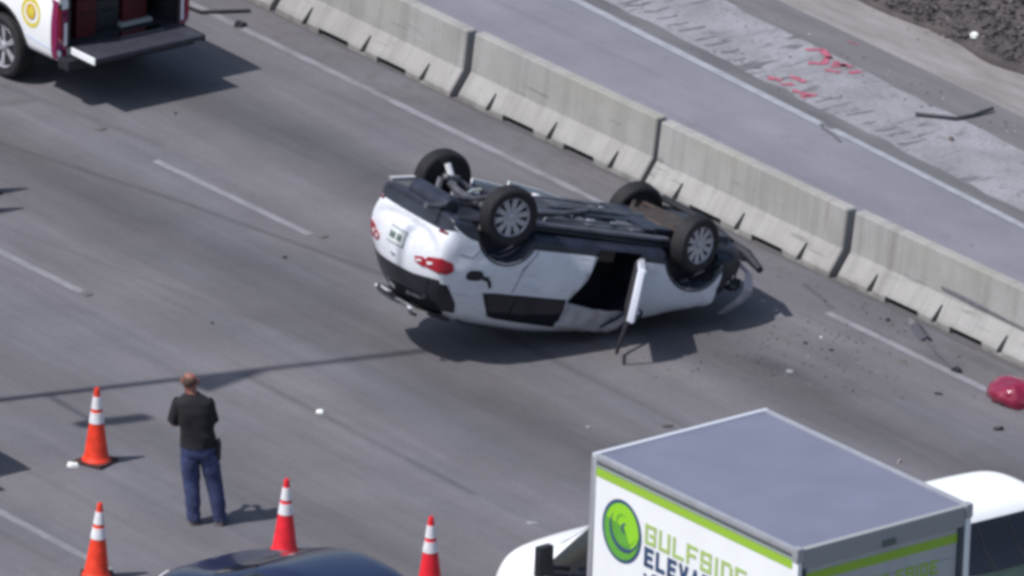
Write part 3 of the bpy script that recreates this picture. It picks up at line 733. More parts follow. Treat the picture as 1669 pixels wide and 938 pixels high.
tube(bm, [(-1.93, .45, .25), (-2.1, .52, .27), (-2.30, .54, .27)], .035, 8); finish('exhaust_pipe', bm, M_under2, suv, smooth=40)
bm = bmesh.new(); tube(bm, [(-1.33, -.72, .20), (-1.38, -.3, .25), (-1.38, .3, .25), (-1.33, .72, .20)], .045, 8)
for s in (1, -1):
    tube(bm, [(-.98, s * .48, .30), (-1.20, s * .58, .20), (-1.36, s * .72, .16)], .035, 6); tube(bm, [(-1.45, s * .60, .18), (-1.50, s * .56, .48)], .045, 8)
    box(bm, -1.44, -1.22, s * .58 - .05, s * .58 + .05, .13, .20, .015)
finish('rear_axle', bm, M_under2, suv, smooth=40)
bm = bmesh.new()
for s in (1, -1):
    tube(bm, [(1.05, s * .35, .24), (1.30, s * .72, .20)], .035, 6); tube(bm, [(1.55, s * .35, .24), (1.33, s * .72, .20)], .03, 6); tube(bm, [(1.33, s * .70, .25), (1.30, s * .58, .62)], .055, 8); tube(bm, [(1.33, s * .2, .27), (1.33, s * .75, .24)], .03, 6)
box(bm, 1.0, 1.6, -.38, .38, .20, .27, .02); finish('front_subframe', bm, M_rust, suv, smooth=40)
bm = bmesh.new()
for s, a, b in ((1, -.9, .95), (-1, -.9, .95)): box(bm, a, b, s * .70 - .05, s * .70 + .05, .275, .325, .012)
box(bm, .5, .66, -.60, .60, .255, .31, .012); box(bm, -.12, .0, -.6, .6, .255, .31, .012); finish('floor_rail', bm, mat('rail_grey', (.10, .10, .125), .5, metal=.3, var=.3), suv, smooth=30)
for x, y_, a in ((-.06, .44, .12), (.26, .46, .10), (.76, .36, .16), (.55, -.30, .08), (1.0, .42, .10), (-1.25, -.30, .14)):
    bm = bmesh.new(); box(bm, x, x + a, y_, y_ + a * .5, .225, .262, .012); finish('heat_shield', bm, mat('foil', (.55, .55, .6), .35, metal=.8), suv, smooth=30)
for pl_ in ([(-.82, .225), (-.40, .265), (-.40, .305), (-.82, .275)], [(-.32, .205), (.10, .262), (.50, .335), (.50, .355), (.10, .315), (-.32, .262)]):
    bm = bmesh.new(); prism(bm, pl_, -.955, -.925); finish('sill_edge', bm, M_twhite, suv)
bm = bmesh.new(); prism(bm, [(-.82, .275), (.50, .355), (.50, .44), (-.82, .44)], -.950, -.930); finish('sill_flange', bm, mat('sill_grey', (.22, .24, .31), .5, var=.3), suv)
bm = bmesh.new(); tube(bm, [(-1.38, -.66, .02), (-1.30, -.58, .20), (-1.26, -.54, .36)], .04, 8); finish('shock_absorber', bm, M_clear, suv, smooth=40)
bm = bmesh.new(); tube(bm, [(-1.36, -.12, .235), (-1.22, -.26, .225), (-1.02, -.40, .235)], .032, 8); finish('exhaust_joint', bm, M_chrome, suv, smooth=40)
bm = bmesh.new(); box(bm, -.14, -.06, -.68, -.60, .25, .30, .012); finish('jack_point', bm, M_clear, suv)
bm = bmesh.new(); prism(bm, [(-1.98, .30), (-1.55, .24), (-1.50, .27), (-1.96, .34)], -.88, -.80); finish('arch_lip', bm, M_bag, suv)
bm = bmesh.new(); v_ = [bm.verts.new(p) for p in ((2.06, .02, .58), (2.12, .40, .54), (2.16, .46, .84), (2.10, .12, .90))]; bm.faces.new(v_); bmesh.ops.subdivide_edges(bm, edges=bm.edges[:], cuts=3, use_grid_fill=True)
for v in bm.verts: v.co += Vector((noise.noise(v.co * 6) * .05, 0, noise.noise(v.co * 5) * .02))
solid_from(bm, .012); finish('bent_panel', bm, mat('bent_grey_panel', (.36, .37, .42), .45, var=.2), suv, smooth=60)
for (x0, y0, x1, y1, r_) in ((-.9, .05, .95, .02, .018), (-.9, -.36, .6, -.34, .012), (-.2, -.10, 1.1, -.12, .022), (-.75, .60, .85, .60, .014)):
    bm = bmesh.new(); tube(bm, [(x0, y0, .33), (x0 + .05, y0, .225 + r_), ((x0 + x1) / 2, (y0 + y1) / 2 + .02, .215), (x1 - .05, y1, .225), (x1, y1, .31)], r_, 6); finish('brake_line', bm, M_under2, suv, smooth=40)
for k in range(3):
    for sy in (-.62, -.02, .30):
        bm = bmesh.new(); x = -.40 + .42 * k; box(bm, x, x + .30, sy, sy + .24, .262 + .006 * k, .336, .02, 2); finish('floor_panel', bm, mat('floor_pan', (.045, .048, .072), .45, var=.5, vscale=6), suv, smooth=30)
P('sill_trim', [(-.92, .46), (.55, .46), (.55, .56), (-.92, .56)], 'R', M_white, .02, .02)
# wheels hang away from the body on their springs
wheel(suv, -1.33, .80, .215, 1, .348, .21); wheel(suv, -1.31, -.80, .24, -1, .348, .21)
wheel(suv, 1.25, .81, .285, 1, .335, .21, steer=-.32, tilt=-.06); wheel(suv, 1.38, -.80, .34, -1, .348, .21, steer=-.10, tilt=.16, inner=M_rust)
# front door swung out, seen edge-on
dr = link('front_door', None, suv); dr.location = (.60, .89, .06); dr.rotation_euler = (0, 0, -math.radians(60))
bm = bmesh.new(); pl = [(0, .46), (0, 1.06), (-.78, 1.09), (-.76, .80), (-.62, .46)]
prism(bm, pl, -.10, -.005); bmesh.ops.bevel(bm, geom=bm.edges[:], offset=.02, segments=2, affect='EDGES'); finish('door_skin', bm, M_white, dr, smooth=40)
bm = bmesh.new(); prism(bm, [(-.06, .50), (-.06, 1.02), (-.72, 1.05), (-.70, .82), (-.58, .50)], -.125, -.095); finish('door_card', bm, M_cab, dr)
bm = bmesh.new(); tube(bm, [(-.02, -.05, 1.06), (-.32, -.09, 1.38), (-.42, -.11, 1.44), (-.72, -.12, 1.47), (-.78, -.08, 1.07)], .022, 6); finish('window_frame', bm, M_black, dr, smooth=40)
bm = bmesh.new(); box(bm, -.72, -.58, .0, .03, .95, .98, .01); finish('door_handle', bm, M_chrome, dr)
dr2 = bmesh.new(); box(dr2, -.14, -.03, .0, .10, 1.04, 1.13, .03, 2); finish('door_mirror', dr2, M_black, dr, smooth=40)
# what shows in the door opening
bm = bmesh.new(); box(bm, -.10, .30, .22, .70, .46, .66, .05, 2); t = bmesh.new(); box(t, -.10, .10, .24, .70, 0, .62, .06, 2); merge(bm, t, 0, Matrix.Translation((-.16, 0, .56)) @ Matrix.Rotation(-.3, 4, 'Y'))
finish('front_seat', bm, M_seat, suv, smooth=40)
bm = bmesh.new(); n_ = 16; rows_ = []
for i in range(n_ + 1):
    x = -.30 + .86 * i / n_; r_ = []
    for j in range(7):
        t = j / 6; z = 1.50 - .34 * t * (1 - .25 * i / n_) + .02 * noise.noise((x * 8, t * 4, 0)); r_.append(bm.verts.new((x, .70 + .12 * t + .05 * noise.noise((x * 6, z * 6, 3)), z - .10 * max(0, (x - .2)) * 1.5)))
    rows_.append(r_)
for a_, b_ in zip(rows_, rows_[1:]):
    for j in range(6): bm.faces.new((a_[j], b_[j], b_[j + 1], a_[j + 1]))
solid_from(bm, .02); finish('curtain_airbag', bm, M_bag, suv, smooth=180)
bm = bmesh.new(); tube(bm, [(.64, .86, 1.06), (.45, .79, 1.28), (.30, .72, 1.42)], .02, 6); finish('door_frame_trim', bm, M_black, suv, smooth=40)
# torn bumper pieces and loose strip at the nose
bm = bmesh.new(); pr = None
TP = [(1.96, .10, .50, .10), (2.10, .42, .48, .09), (2.17, .70, .58, .10), (2.16, .78, .76, .12), (2.12, .70, .94, .10), (2.07, .56, 1.08, .08), (2.04, .46, 1.18, .05)]
for i in range(25):
    t = i / 24 * (len(TP) - 1); k = min(int(t), len(TP) - 2); f = t - k; a = [TP[k][q] + (TP[k + 1][q] - TP[k][q]) * f for q in range(4)]
    n1 = noise.noise((t * 1.3, 2, 0)) * .02; v = [bm.verts.new((a[0] - a[3] * .5 + n1, a[1] - .03, a[2])), bm.verts.new((a[0] + n1, a[1] + .015, a[2])), bm.verts.new((a[0] + a[3] * .5 + n1, a[1] - .01, a[2] + .02))]
    if pr:
        for k in range(2): bm.faces.new((pr[k], v[k], v[k + 1], pr[k + 1]))
    pr = v
solid_from(bm, .015); finish('torn_bumper', bm, mat('torn_bumper_grey', (.40, .38, .42), .5, var=.2), suv, smooth=40)
bm = bmesh.new(); tube(bm, [(1.86, -.92, .26), (2.08, -.50, .34), (2.16, -.1, .38), (2.22, .45, .42), (2.20, .84, .50)], .055, 7, taper=[.04, .06, .07, .07, .045]); finish('bumper_beam', bm, M_black, suv, smooth=40)
bm = bmesh.new()
for k in range(48):
    x, y_, z = random.uniform(1.60, 2.10), random.uniform(-.6, .88), random.uniform(.30, .82); a = random.uniform(.04, .13)
    t = bmesh.new(); box(t, -a, a, -a * random.uniform(.2, 1), a * .6, -.012, .012 + a * random.random() * .5)
    merge(bm, t, 0, Matrix.Translation((x, y_, z)) @ Matrix.Rotation(random.uniform(0, 3), 4, 'X') @ Matrix.Rotation(random.uniform(0, 3), 4, 'Z'))
finish('crushed_front_parts', bm, M_black, suv, kind='stuff')
P('nose_damage', [(.15, .30), (.75, .34), (.72, .62), (.55, .72), (.25, .60), (.12, .45)], 'F', M_black, .02, .03)
P('nose_damage', [(1.72, .36), (1.92, .38), (2.0, .70), (1.86, .90), (1.76, .70), (1.68, .50)], 'L', M_black, .012, .02)
P('nose_damage', [(-.60, .34), (-.10, .30), (.10, .40), (.05, .66), (-.25, .72), (-.55, .66)], 'F', M_black, .02, .03)
P('nose_damage', [(1.62, .30), (1.78, .34), (1.80, .60), (1.74, .98), (1.66, .96), (1.70, .62)], 'L', M_under, .010, .02)
P('headlamp', [(.50, .68), (.72, .62), (.76, .72), (.62, .79), (.50, .78)], 'F', M_clear, .015, .03)
bm = bmesh.new(); tube(bm, [(1.60, -.95, .20), (1.75, -.80, .16), (2.05, -.30, .24), (2.12, .22, .34)], .04, 6); tube(bm, [(1.75, -.85, .30), (2.0, -.45, .30), (2.15, .0, .42)], .05, 6); finish('bumper_beam', bm, M_black, suv, smooth=40)

# ================================================================ sedan kit (blue car, and the one parked left of the view)
SEDROWS = [
    (-2.28, -2.30, .40, .60, .68, .70, .60, .60, .52), (-2.22, -2.34, .30, .80, .88, .90, .82, .80, .70), (-1.98, -2.10, .26, .92, .98, 1.02, .88, .84, .72),
    (-1.60, -1.60, .24, .96, 1.06, 1.10, .90, .86, .70), (-1.1, -.95, .24, .97, 1.36, 1.41, .91, .87, .60), (-.35, -.40, .24, .95, 1.42, 1.47, .91, .87, .61),
    (.30, .10, .24, .94, 1.42, 1.47, .91, .87, .61), (.75, .50, .24, .93, 1.34, 1.40, .91, .87, .58), (1.15, 1.30, .24, .91, .98, 1.02, .90, .85, .68),
    (1.75, 1.80, .24, .80, .88, .92, .88, .82, .66), (2.12, 2.18, .26, .68, .74, .78, .80, .74, .60), (2.26, 2.30, .30, .50, .56, .58, .60, .58, .50)]
def make_sedan(label, paint, loc, rz, group=None):
    t = thing('parked_car', label, 'car', loc, rz, group)
    me = loft_body(SEDROWS, 'body', None, 3, mats=(paint, M_under)); b_ = bvh_of(me); bo = link('body', me, t)
    for x in (-1.35, 1.38): arch_cut(bo, x, .33, .375, (1, -1))
    PP = lambda n, poly, ax, m, off=.006, th=.012, cell=.08: patch(n, b_, poly, ax, m, t, off, th, cell)
    for s in ('L', 'R'):
        PP('side_window', [(-1.42, 1.00), (-.50, .985), (-.50, 1.34), (-.95, 1.30)], s, M_glass)
        PP('side_window', [(-.44, .985), (.98, .965), (.55, 1.28), (.10, 1.35), (-.44, 1.35)], s, M_glass)
        PP('panel_gap', line_poly([(-.47, .95), (-.46, .3)], .01), s, M_seamline, .003, .005)
        PP('door_handle', [(-.75, .84), (-.57, .84), (-.57, .87), (-.75, .87)], s, paint, .03, .03, .3)
        PP('door_handle', [(.10, .83), (.28, .83), (.28, .86), (.10, .86)], s, paint, .03, .03, .3)
    PP('windscreen', [(.58, -.52), (1.20, -.62), (1.24, 0), (1.20, .62), (.58, .52), (.55, 0)], 'T', M_glass)
    PP('rear_window', [(-1.52, -.58), (-1.02, -.50), (-1.0, 0), (-1.02, .50), (-1.52, .58), (-1.56, 0)], 'T', M_glass)
    for s in (1, -1):
        PP('tail_light', [(s * .45, .74), (s * .80, .72), (s * .80, .88), (s * .50, .87)], 'B', M_red, .012, .02)
        PP('headlight', [(s * .40, .62), (s * .72, .58), (s * .74, .70), (s * .50, .74)], 'F', M_clear, .012, .02)
        bm = bmesh.new(); box(bm, .72, .90, *(sorted((s * .88, s * 1.04))), .92, 1.06, .03, 2); finish('door_mirror', bm, paint, t, smooth=40)
    bm = bmesh.new(); v = [bm.verts.new(p) for p in ((-1.0, -.012, 1.40), (-1.0, .012, 1.40), (-.86, 0, 1.435), (-1.02, 0, 1.49), (-.84, 0, 1.43))]
    bm.faces.new((v[0], v[3], v[2])); bm.faces.new((v[1], v[3], v[2])); bm.faces.new((v[0], v[1], v[3])); finish('roof_antenna', bm, M_black, t)
    for x in (-1.35, 1.38):
        for s in (1, -1): wheel(t, x, s * .79, .325, s, .325, .21, 8)
    return t
M_blue = mat('navy_paint', (.005, .008, .042), .3, coat=.5, spec=.4)
M_darkcar = mat('charcoal_paint', (.03, .03, .035), .3, coat=.8)
blue = make_sedan('dark navy car in front of the red cones, only its roof in view', M_blue, (17.90, -12.70, 0), math.pi + .02)

# ================================================================ squared block lettering
GL = {'G': [(1, .8, 1, 1), (1, 1, 0, 1), (0, 1, 0, 0), (0, 0, 1, 0), (1, 0, 1, .48), (1, .48, .52, .48)], 'U': [(0, 1, 0, 0), (0, 0, 1, 0), (1, 0, 1, 1)], 'L': [(0, 1, 0, 0), (0, 0, 1, 0)],
      'F': [(0, 0, 0, 1), (0, 1, 1, 1), (0, .5, .8, .5)], 'S': [(1, .82, 1, 1), (1, 1, 0, 1), (0, 1, 0, .5), (0, .5, 1, .5), (1, .5, 1, 0), (1, 0, 0, 0), (0, 0, 0, .18)], 'I': [(.5, 0, .5, 1)],
      'D': [(0, 0, 0, 1), (0, 1, .8, 1), (.8, 1, 1, .8), (1, .8, 1, .2), (1, .2, .8, 0), (.8, 0, 0, 0)], 'E': [(0, 0, 0, 1), (0, 1, 1, 1), (0, .5, .85, .5), (0, 0, 1, 0)], 'V': [(0, 1, .5, 0), (.5, 0, 1, 1)],
      'A': [(0, 0, .5, 1), (.5, 1, 1, 0), (.22, .34, .78, .34)], 'T': [(0, 1, 1, 1), (.5, 0, .5, 1)], 'O': [(0, 0, 0, 1), (0, 1, 1, 1), (1, 1, 1, 0), (1, 0, 0, 0)], 'R': [(0, 0, 0, 1), (0, 1, 1, 1), (1, 1, 1, .48), (1, .48, 0, .48), (.5, .48, 1, 0)]}
def block_text(s_, x0, x1, z0, z1, to3, st):
    """each letter of squared strokes; st = stroke width in metres"""
    bm = bmesh.new(); n_ = len(s_); ws = [.35 if c_ == 'I' else 1.0 for c_ in s_]; gap = .26; tot = sum(ws) + gap * (n_ - 1); u = (x1 - x0) / tot; x = x0; q_ = 0
    for c_, w_ in zip(s_, ws):
        lw = w_ * u - st; lh = (z1 - z0) - st
        for a in GL[c_]:
            p = Vector((x + st / 2 + a[0] * lw, z0 + st / 2 + a[1] * lh)); q = Vector((x + st / 2 + a[2] * lw, z0 + st / 2 + a[3] * lh))
            d = (q - p).normalized() * st / 2; nn = Vector((-d.y, d.x)); q_ += 1; e0, e1 = .0, .0022 + (q_ % 3) * .0003
            c8 = [to3(r_.x, r_.y, e) for e in (e0, e1) for r_ in (p - d + nn, p - d - nn, q + d - nn, q + d + nn)]
            v = [bm.verts.new(k) for k in c8]
            for f in ((0, 1, 2, 3), (4, 5, 6, 7), (0, 1, 5, 4), (1, 2, 6, 5), (2, 3, 7, 6), (3, 0, 4, 7)): bm.faces.new([v[k] for k in f])
        x += (w_ + gap) * u
    return bm

# ================================================================ box truck
TY = math.radians(1.3)
truck = thing('box_truck', 'white box truck with green stripe, green logo and lettering on its side', 'truck', (20.44, -11.08, 0), TY)
LB, WB, ZB, ZT = 3.44, 2.42, .95, 3.20
M_alu = mat('aluminium_trim', (.42, .43, .47), .4, metal=.4, var=.1, vscale=8)
M_green = mat('livery_green', (.30, .50, .045), .4)
M_lgreen = mat('livery_text_green', (.38, .52, .16), .5)
M_navy = mat('livery_navy', (.035, .07, .16), .5)
M_roof = mat('truck_roof_skin', (.158, .166, .228), .45, var=.06, vscale=1.6, spec=.4, bump=.15, bscale=2)
M_rear = mat('roll_door_grey', (.42, .44, .46), .5, var=.05)
for nm, y0, y1 in (('side_panel', 0.0, .03), ('side_panel', WB - .03, WB)):
    bm = bmesh.new(); box(bm, .05, LB - .06, y0, y1, ZB, ZT - .10); finish(nm, bm, M_twhite, truck)
bm = bmesh.new(); box(bm, 0.0, .05, .0, WB, ZB, ZT - .10, .01); finish('front_panel', bm, M_twhite, truck)
bm = bmesh.new(); gx, gy = 30, 18; g = {}
for i in range(gx + 1):
    for j in range(gy + 1):
        x = .04 + (LB - .08) * i / gx; y_ = .045 + (WB - .09) * j / gy; e = min(i, gx - i, 3) / 3 * min(j, gy - j, 3) / 3
        g[i, j] = bm.verts.new((x, y_, ZT - .004 + e * (.012 * math.sin(math.pi * j / gy) + .003 * noise.noise((x * 1.5, y_ * 1.5, 0)))))
for i in range(gx):
    for j in range(gy): bm.faces.new((g[i, j], g[i + 1, j], g[i + 1, j + 1], g[i, j + 1]))
solid_from(bm, .02); finish('roof', bm, M_roof, truck, smooth=60)
for y0, y1 in ((-.012, .05), (WB - .05, WB + .012)):
    bm = bmesh.new(); box(bm, .02, LB - .02, y0, y1, ZT - .052, ZT + .014, .012, 2); finish('roof_rail', bm, M_alu, truck, smooth=40)
bm = bmesh.new(); box(bm, -.012, .05, -.01, WB + .01, ZT - .10, ZT + .018, .015, 2); finish('front_cap', bm, mat('bright_trim', (.7, .72, .78), .3, metal=.3), truck, smooth=40)
for y0, y1 in ((-.02, .075), (WB - .075, WB + .02)):
    bm = bmesh.new(); box(bm, LB - .075, LB + .022, y0, y1, ZT - .13, ZT + .03, .018, 2); finish('corner_cap', bm, M_alu, truck, smooth=40)
    bm = bmesh.new(); box(bm, LB - .07, LB + .012, y0 + .012, y1 - .012, ZB - .1, ZT - .132, .008); finish('rear_post', bm, M_twhite, truck, smooth=40)
for x0 in (-.022,):
    for y0, y1 in ((-.018, .05), (WB - .05, WB + .018)):
        bm = bmesh.new(); box(bm, -.022, .06, y0, y1, ZB, ZT - .0, .012); finish('front_post', bm, M_alu, truck, smooth=40)
bm = bmesh.new(); box(bm, LB - .06, LB + .008, .078, WB - .078, ZT - .22, ZT + .012, .008); finish('rear_header', bm, mat('header_grey', (.30, .315, .33), .5), truck, smooth=40)
bm = bmesh.new(); box(bm, LB + .0085, LB + .03, 1.18, 1.36, ZT - .20, ZT - .13, .006); finish('marker_lamp', bm, mat('lamp_plate', (.10, .13, .12), .4), truck)
# rear roll-up door: slats
for k in range(6):
    z1 = ZT - .225 - k * .34; bm = bmesh.new(); box(bm, LB - .055, LB - .035, .14, WB - .14, max(ZB, z1 - .336), z1, .004); finish('door_slat', bm, M_rear, truck)
for y0, y1 in ((.082, .138), (WB - .138, WB - .082)):
    bm = bmesh.new(); box(bm, LB - .06, LB - .005, y0, y1, ZB, ZT - .225); finish('door_track', bm, mat('track_dark', (.05, .07, .09), .5), truck)
bm = bmesh.new(); box(bm, LB - .0345, LB - .030, .142, WB - .142, 2.80, 2.905); finish('livery_stripe', bm, M_green, truck)
for s_, x0, x1, z0, z1, m in (('GULFSIDE', 1.02, 2.02, 2.50, 2.66, M_green), ('ELEVATOR', 1.02, 2.02, 2.30, 2.46, M_navy)):
    finish('lettering', block_text(s_, x0, x1, z0, z1, lambda u, v, e: Vector((LB - .0345 + e, u, v)), .030), m, truck)
for y0, y1 in ((.16, .98),):
    bm = bmesh.new(); lathe(bm, [(0, LB - .0345), (.17, LB - .0345), (.17, LB - .031), (0, LB - .031)], 28, 'X', c=(0, .72, 2.48), smooth=False); finish('logo', bm, M_navy, truck)
    bm = bmesh.new(); lathe(bm, [(0, LB - .031), (.145, LB - .031), (.145, LB - .028), (0, LB - .028)], 28, 'X', c=(0, .72, 2.48), smooth=False); finish('logo', bm, M_green, truck)
for y0, y1 in ((-.004, .04), (WB - .04, WB + .004)):
    bm = bmesh.new(); box(bm, .05, LB - .06, y0, y1, ZT - .098, ZT - .053); finish('rail_channel', bm, mat('channel_grey', (.13, .15, .16), .5, metal=.3), truck)
# side livery
bm = bmesh.new(); box(bm, .062, LB - .08, -.004, -.0005, 2.975, 3.075); finish('livery_stripe', bm, M_green, truck)
bm = bmesh.new(); box(bm, .062, LB - .08, -.0045, -.0008, 3.076, 3.092); finish('livery_stripe', bm, mat('grey_green', (.18, .24, .20), .5), truck)
def disc(bm, cx_, cz, rx, rz_, yy, a0=0, a1=2 * math.pi, rin=0.0, n=40, ccx=None):
    def P_(r, a): return (cx_ + rx * r * math.cos(a), yy, cz + rz_ * r * math.sin(a))
    for k in range(n):
        a, b = a0 + (a1 - a0) * k / n, a0 + (a1 - a0) * (k + 1) / n
        if rin <= 0: bm.faces.new([bm.verts.new(P_(0, 0)), bm.verts.new(P_(1, a)), bm.verts.new(P_(1, b))])
        else: bm.faces.new([bm.verts.new(P_(rin, a)), bm.verts.new(P_(1, a)), bm.verts.new(P_(1, b)), bm.verts.new(P_(rin, b))])
lx, lz = .53, 2.48
def lpart(name, fn, m, dz):
    bm = bmesh.new(); fn(bm); bmesh.ops.remove_doubles(bm, verts=bm.verts, dist=1e-5)
    r = bmesh.ops.extrude_face_region(bm, geom=bm.faces[:])
    for v in [g_ for g_ in r['geom'] if isinstance(g_, bmesh.types.BMVert)]: v.co.y -= .0015
    finish(name, bm, m, truck)
M_lime = mat('logo_lime', (.28, .62, .03), .4); M_mid = mat('logo_mid_green', (.12, .38, .05), .4)
lpart('logo_ring', lambda b: disc(b, lx, lz, .335, .36, -.002), M_navy, 0)
lpart('logo_ground', lambda b: disc(b, lx, lz, .295, .32, -.005), M_mid, 0)
def crescent(b):
    n = 30
    for k in range(n):
        a, c2 = [math.radians(-50 + 215 * t / n) for t in (k, k + 1)]
        def o_(t): return (lx + .012 + .275 * math.cos(t), -.008, lz + .025 + .29 * math.sin(t))
        b.faces.new([b.verts.new((lx + .05, -.008, lz + .05)), b.verts.new(o_(a)), b.verts.new(o_(c2))])
lpart('logo_top', crescent, M_lime, 0)
def swoosh(b, r0, r1, cx_, cz_, a0, a1, yy, ex=1.0, n=26):
    for k in range(n):
        t0, t1 = k / n, (k + 1) / n; a, c2 = math.radians(a0 + (a1 - a0) * t0), math.radians(a0 + (a1 - a0) * t1)
        def w(t): return (r1 - r0) * math.sin(math.pi * min(.97, max(.03, t)))
        q = [(r0, a), (r0 + w(t0), a), (r0 + w(t1), c2), (r0, c2)]
        b.faces.new([b.verts.new((cx_ + r * ex * math.cos(t), yy, cz_ + r * math.sin(t))) for r, t in q])
lpart('logo_swoosh', lambda b: swoosh(b, .235, .285, lx + .06, lz + .06, 150, 345, -.0105), M_navy, 0)
lpart('logo_swoosh', lambda b: swoosh(b, .185, .212, lx + .06, lz + .06, 175, 335, -.0105), M_mid, 0)
lpart('logo_swoosh', lambda b: swoosh(b, .10, .125, lx + .03, lz + .09, 60, 250, -.0105), M_mid, 0)
lpart('logo_swoosh', lambda b: swoosh(b, .05, .085, lx + .08, lz + .05, 90, 270, -.0105), M_navy, 0)
side = lambda u, v, e: Vector((u, -.004 - e, v))
finish('lettering', block_text('GULFSIDE', .92, 2.62, 2.475, 2.705, side, .042), M_lgreen, truck)
finish('lettering', block_text('ELEVATOR', .92, 2.44, 2.215, 2.440, side, .052), M_navy, truck)
finish('lettering', fit_text('\u2022 Co', .92, 1.28, 2.06, 2.17, side, .0), M_navy, truck, smooth=-1)
# chassis, rear bumper, wheels
bm = bmesh.new(); box(bm, -.6, LB - .1, .35, .50, .62, .94); box(bm, -.6, LB - .1, WB - .50, WB - .35, .62, .94); finish('chassis', bm, M_black, truck)
bm = bmesh.new(); box(bm, LB + .02, LB + .18, .15, WB - .15, .55, .70, .02); finish('rear_bumper', bm, M_black, truck)
for y_, s in ((.28, -1), (WB - .28, 1)):
    wheel(truck, 2.1, y_, .40, s, .40, .24, 8)
    wheel(truck, -1.35, y_, .40, s, .40, .24, 8)
# cab (local x runs from the box forward, nose at negative x)
CABROWS = [(-.02, -.02, .45, 1.25, 2.18, 2.26, .94, .94, .76), (-.04, -.06, .45, 1.25, 2.22, 2.30, .98, .97, .78), (-.20, -.20, .42, 1.25, 2.25, 2.34, .99, .97, .78),
           (-.50, -.45, .42, 1.30, 2.18, 2.28, .99, .97, .76), (-.85, -.80, .42, 1.40, 1.90, 1.97, .99, .96, .80), (-1.15, -1.15, .42, 1.42, 1.60, 1.68, .99, .95, .84),
           (-1.55, -1.55, .42, 1.36, 1.50, 1.58, .98, .94, .82), (-1.90, -1.92, .42, 1.22, 1.36, 1.44, .96, .90, .78), (-2.06, -2.10, .45, .95, 1.12, 1.18, .90, .84, .72), (-2.10, -2.14, .50, .70, .78, .82, .76, .70, .55)]
me = loft_body(CABROWS[::-1], 'cab_body', None, 3, mats=(M_twhite, M_under))
for v in me.vertices: v.co.y += WB / 2
cbv = bvh_of(me); cab = link('cab_body', me, truck)
CP = lambda n, poly, ax, m, off=.006, th=.012, cell=.08: patch(n, cbv, poly, ax, m, truck, off, th, cell)
AX['R'] = (lambda u, v: Vector((u, -3, v)), Vector((0, 1, 0)))
AX['L'] = (lambda u, v: Vector((u, 6, v)), Vector((0, -1, 0)))
for ax in ('R', 'L'):
    CP('side_window', [(-.10, 1.26), (-1.00, 1.36), (-1.0, 1.58), (-.54, 2.14), (-.12, 2.19)], ax, M_glass)
    CP('panel_gap', line_poly([(-.98, 1.46), (-1.0, .6)], .012), ax, M_seamline, .003, .005)
CP('windscreen', [(-.52, .58), (-1.05, .48), (-1.08, WB / 2), (-1.05, WB - .48), (-.52, WB - .58), (-.50, WB / 2)], 'T', M_glass)
for s in (0, 1):
    y0 = -.02 if s == 0 else WB + .02; d = -1 if s == 0 else 1
    mi_ = link('door_mirror', None, truck)
    bm = bmesh.new(); ya, yb = sorted((y0 + d * .06, y0 + d * .26)); box(bm, -.60, -.50, ya, yb, 1.64, 2.0, .03, 2); finish('mirror_housing', bm, M_black, mi_, smooth=40)
    bm = bmesh.new(); tube(bm, [(-.56, y0 + d * .18, 1.76), (-.62, y0 - d * .25, 1.62)], .03, 6); tube(bm, [(-.56, y0 + d * .18, 1.66), (-.62, y0 - d * .25, 1.52)], .022, 6); finish('mirror_arm', bm, M_black, mi_, smooth=40)
AX['L'] = (lambda u, v: Vector((u, 3, v)), Vector((0, -1, 0)))

# ================================================================ white pickup beyond the truck
pk = thing('pickup_truck', 'white pickup passing beyond the box truck, only its bright cab roof in view', 'pickup', (21.68, -6.02, -.05), math.pi - .01)
PKROWS = [(-2.95, -2.98, .45, .72, .82, .86, .80, .80, .70), (-2.92, -3.00, .42, .98, 1.06, 1.07, .92, .90, .80), (-2.5, -2.5, .40, 1.06, 1.13, 1.14, .98, .95, .84), (-.40, -.40, .38, 1.08, 1.14, 1.15, .99, .95, .84),
          (.20, .34, .38, 1.10, 1.20, 1.22, .99, .95, .80), (.30, .52, .38, 1.10, 1.78, 1.80, .99, .97, .92), (.95, 1.0, .38, 1.10, 1.82, 1.84, .99, .97, .92), (1.45, 1.52, .38, 1.09, 1.79, 1.82, .99, .97, .91), (1.85, 1.80, .38, 1.08, 1.60, 1.68, .99, .95, .70),
          (2.40, 2.55, .38, 1.06, 1.16, 1.20, .99, .93, .80), (2.9, 2.9, .38, .98, 1.08, 1.12, .97, .92, .78), (3.2, 3.22, .42, .80, .92, .95, .88, .84, .7), (3.24, 3.28, .5, .66, .72, .74, .7, .68, .56)]
me = loft_body(PKROWS, 'body', None, 3, mats=(M_twhite, M_under)); pbv = bvh_of(me); pb = link('body', me, pk)
for x in (-1.75, 2.15): arch_cut(pb, x, .42, .47, (1, -1))
PK = lambda n, poly, ax, m, off=.006, th=.012, cell=.1: patch(n, pbv, poly, ax, m, pk, off, th, cell)
PK('rear_window', [(-.82, 1.24), (.82, 1.24), (.80, 1.67), (-.80, 1.67)], 'B', M_glass)
PK('bed_cover', [(-2.85, -.84), (.02, -.84), (.02, .84), (-2.85, .84)], 'T', M_black, .01, .02)
for yy in (-.22, .22):
    PK('window_bar', [(yy - .012, 1.24), (yy + .012, 1.24), (yy + .012, 1.66), (yy - .012, 1.66)], 'B', M_black, .02, .02)
bm = bmesh.new(); box(bm, -.42, -.06, -.80, .80, 1.12, 1.34, .03, 2); finish('tool_box', bm, mat('dark_green_box', (.02, .035, .028), .4, var=.3), pk, smooth=40)
for yy in (-.5, .5):
    bm = bmesh.new(); box(bm, -.455, -.42, yy - .08, yy + .08, 1.20, 1.26, .006); finish('box_latch', bm, M_chrome, pk)
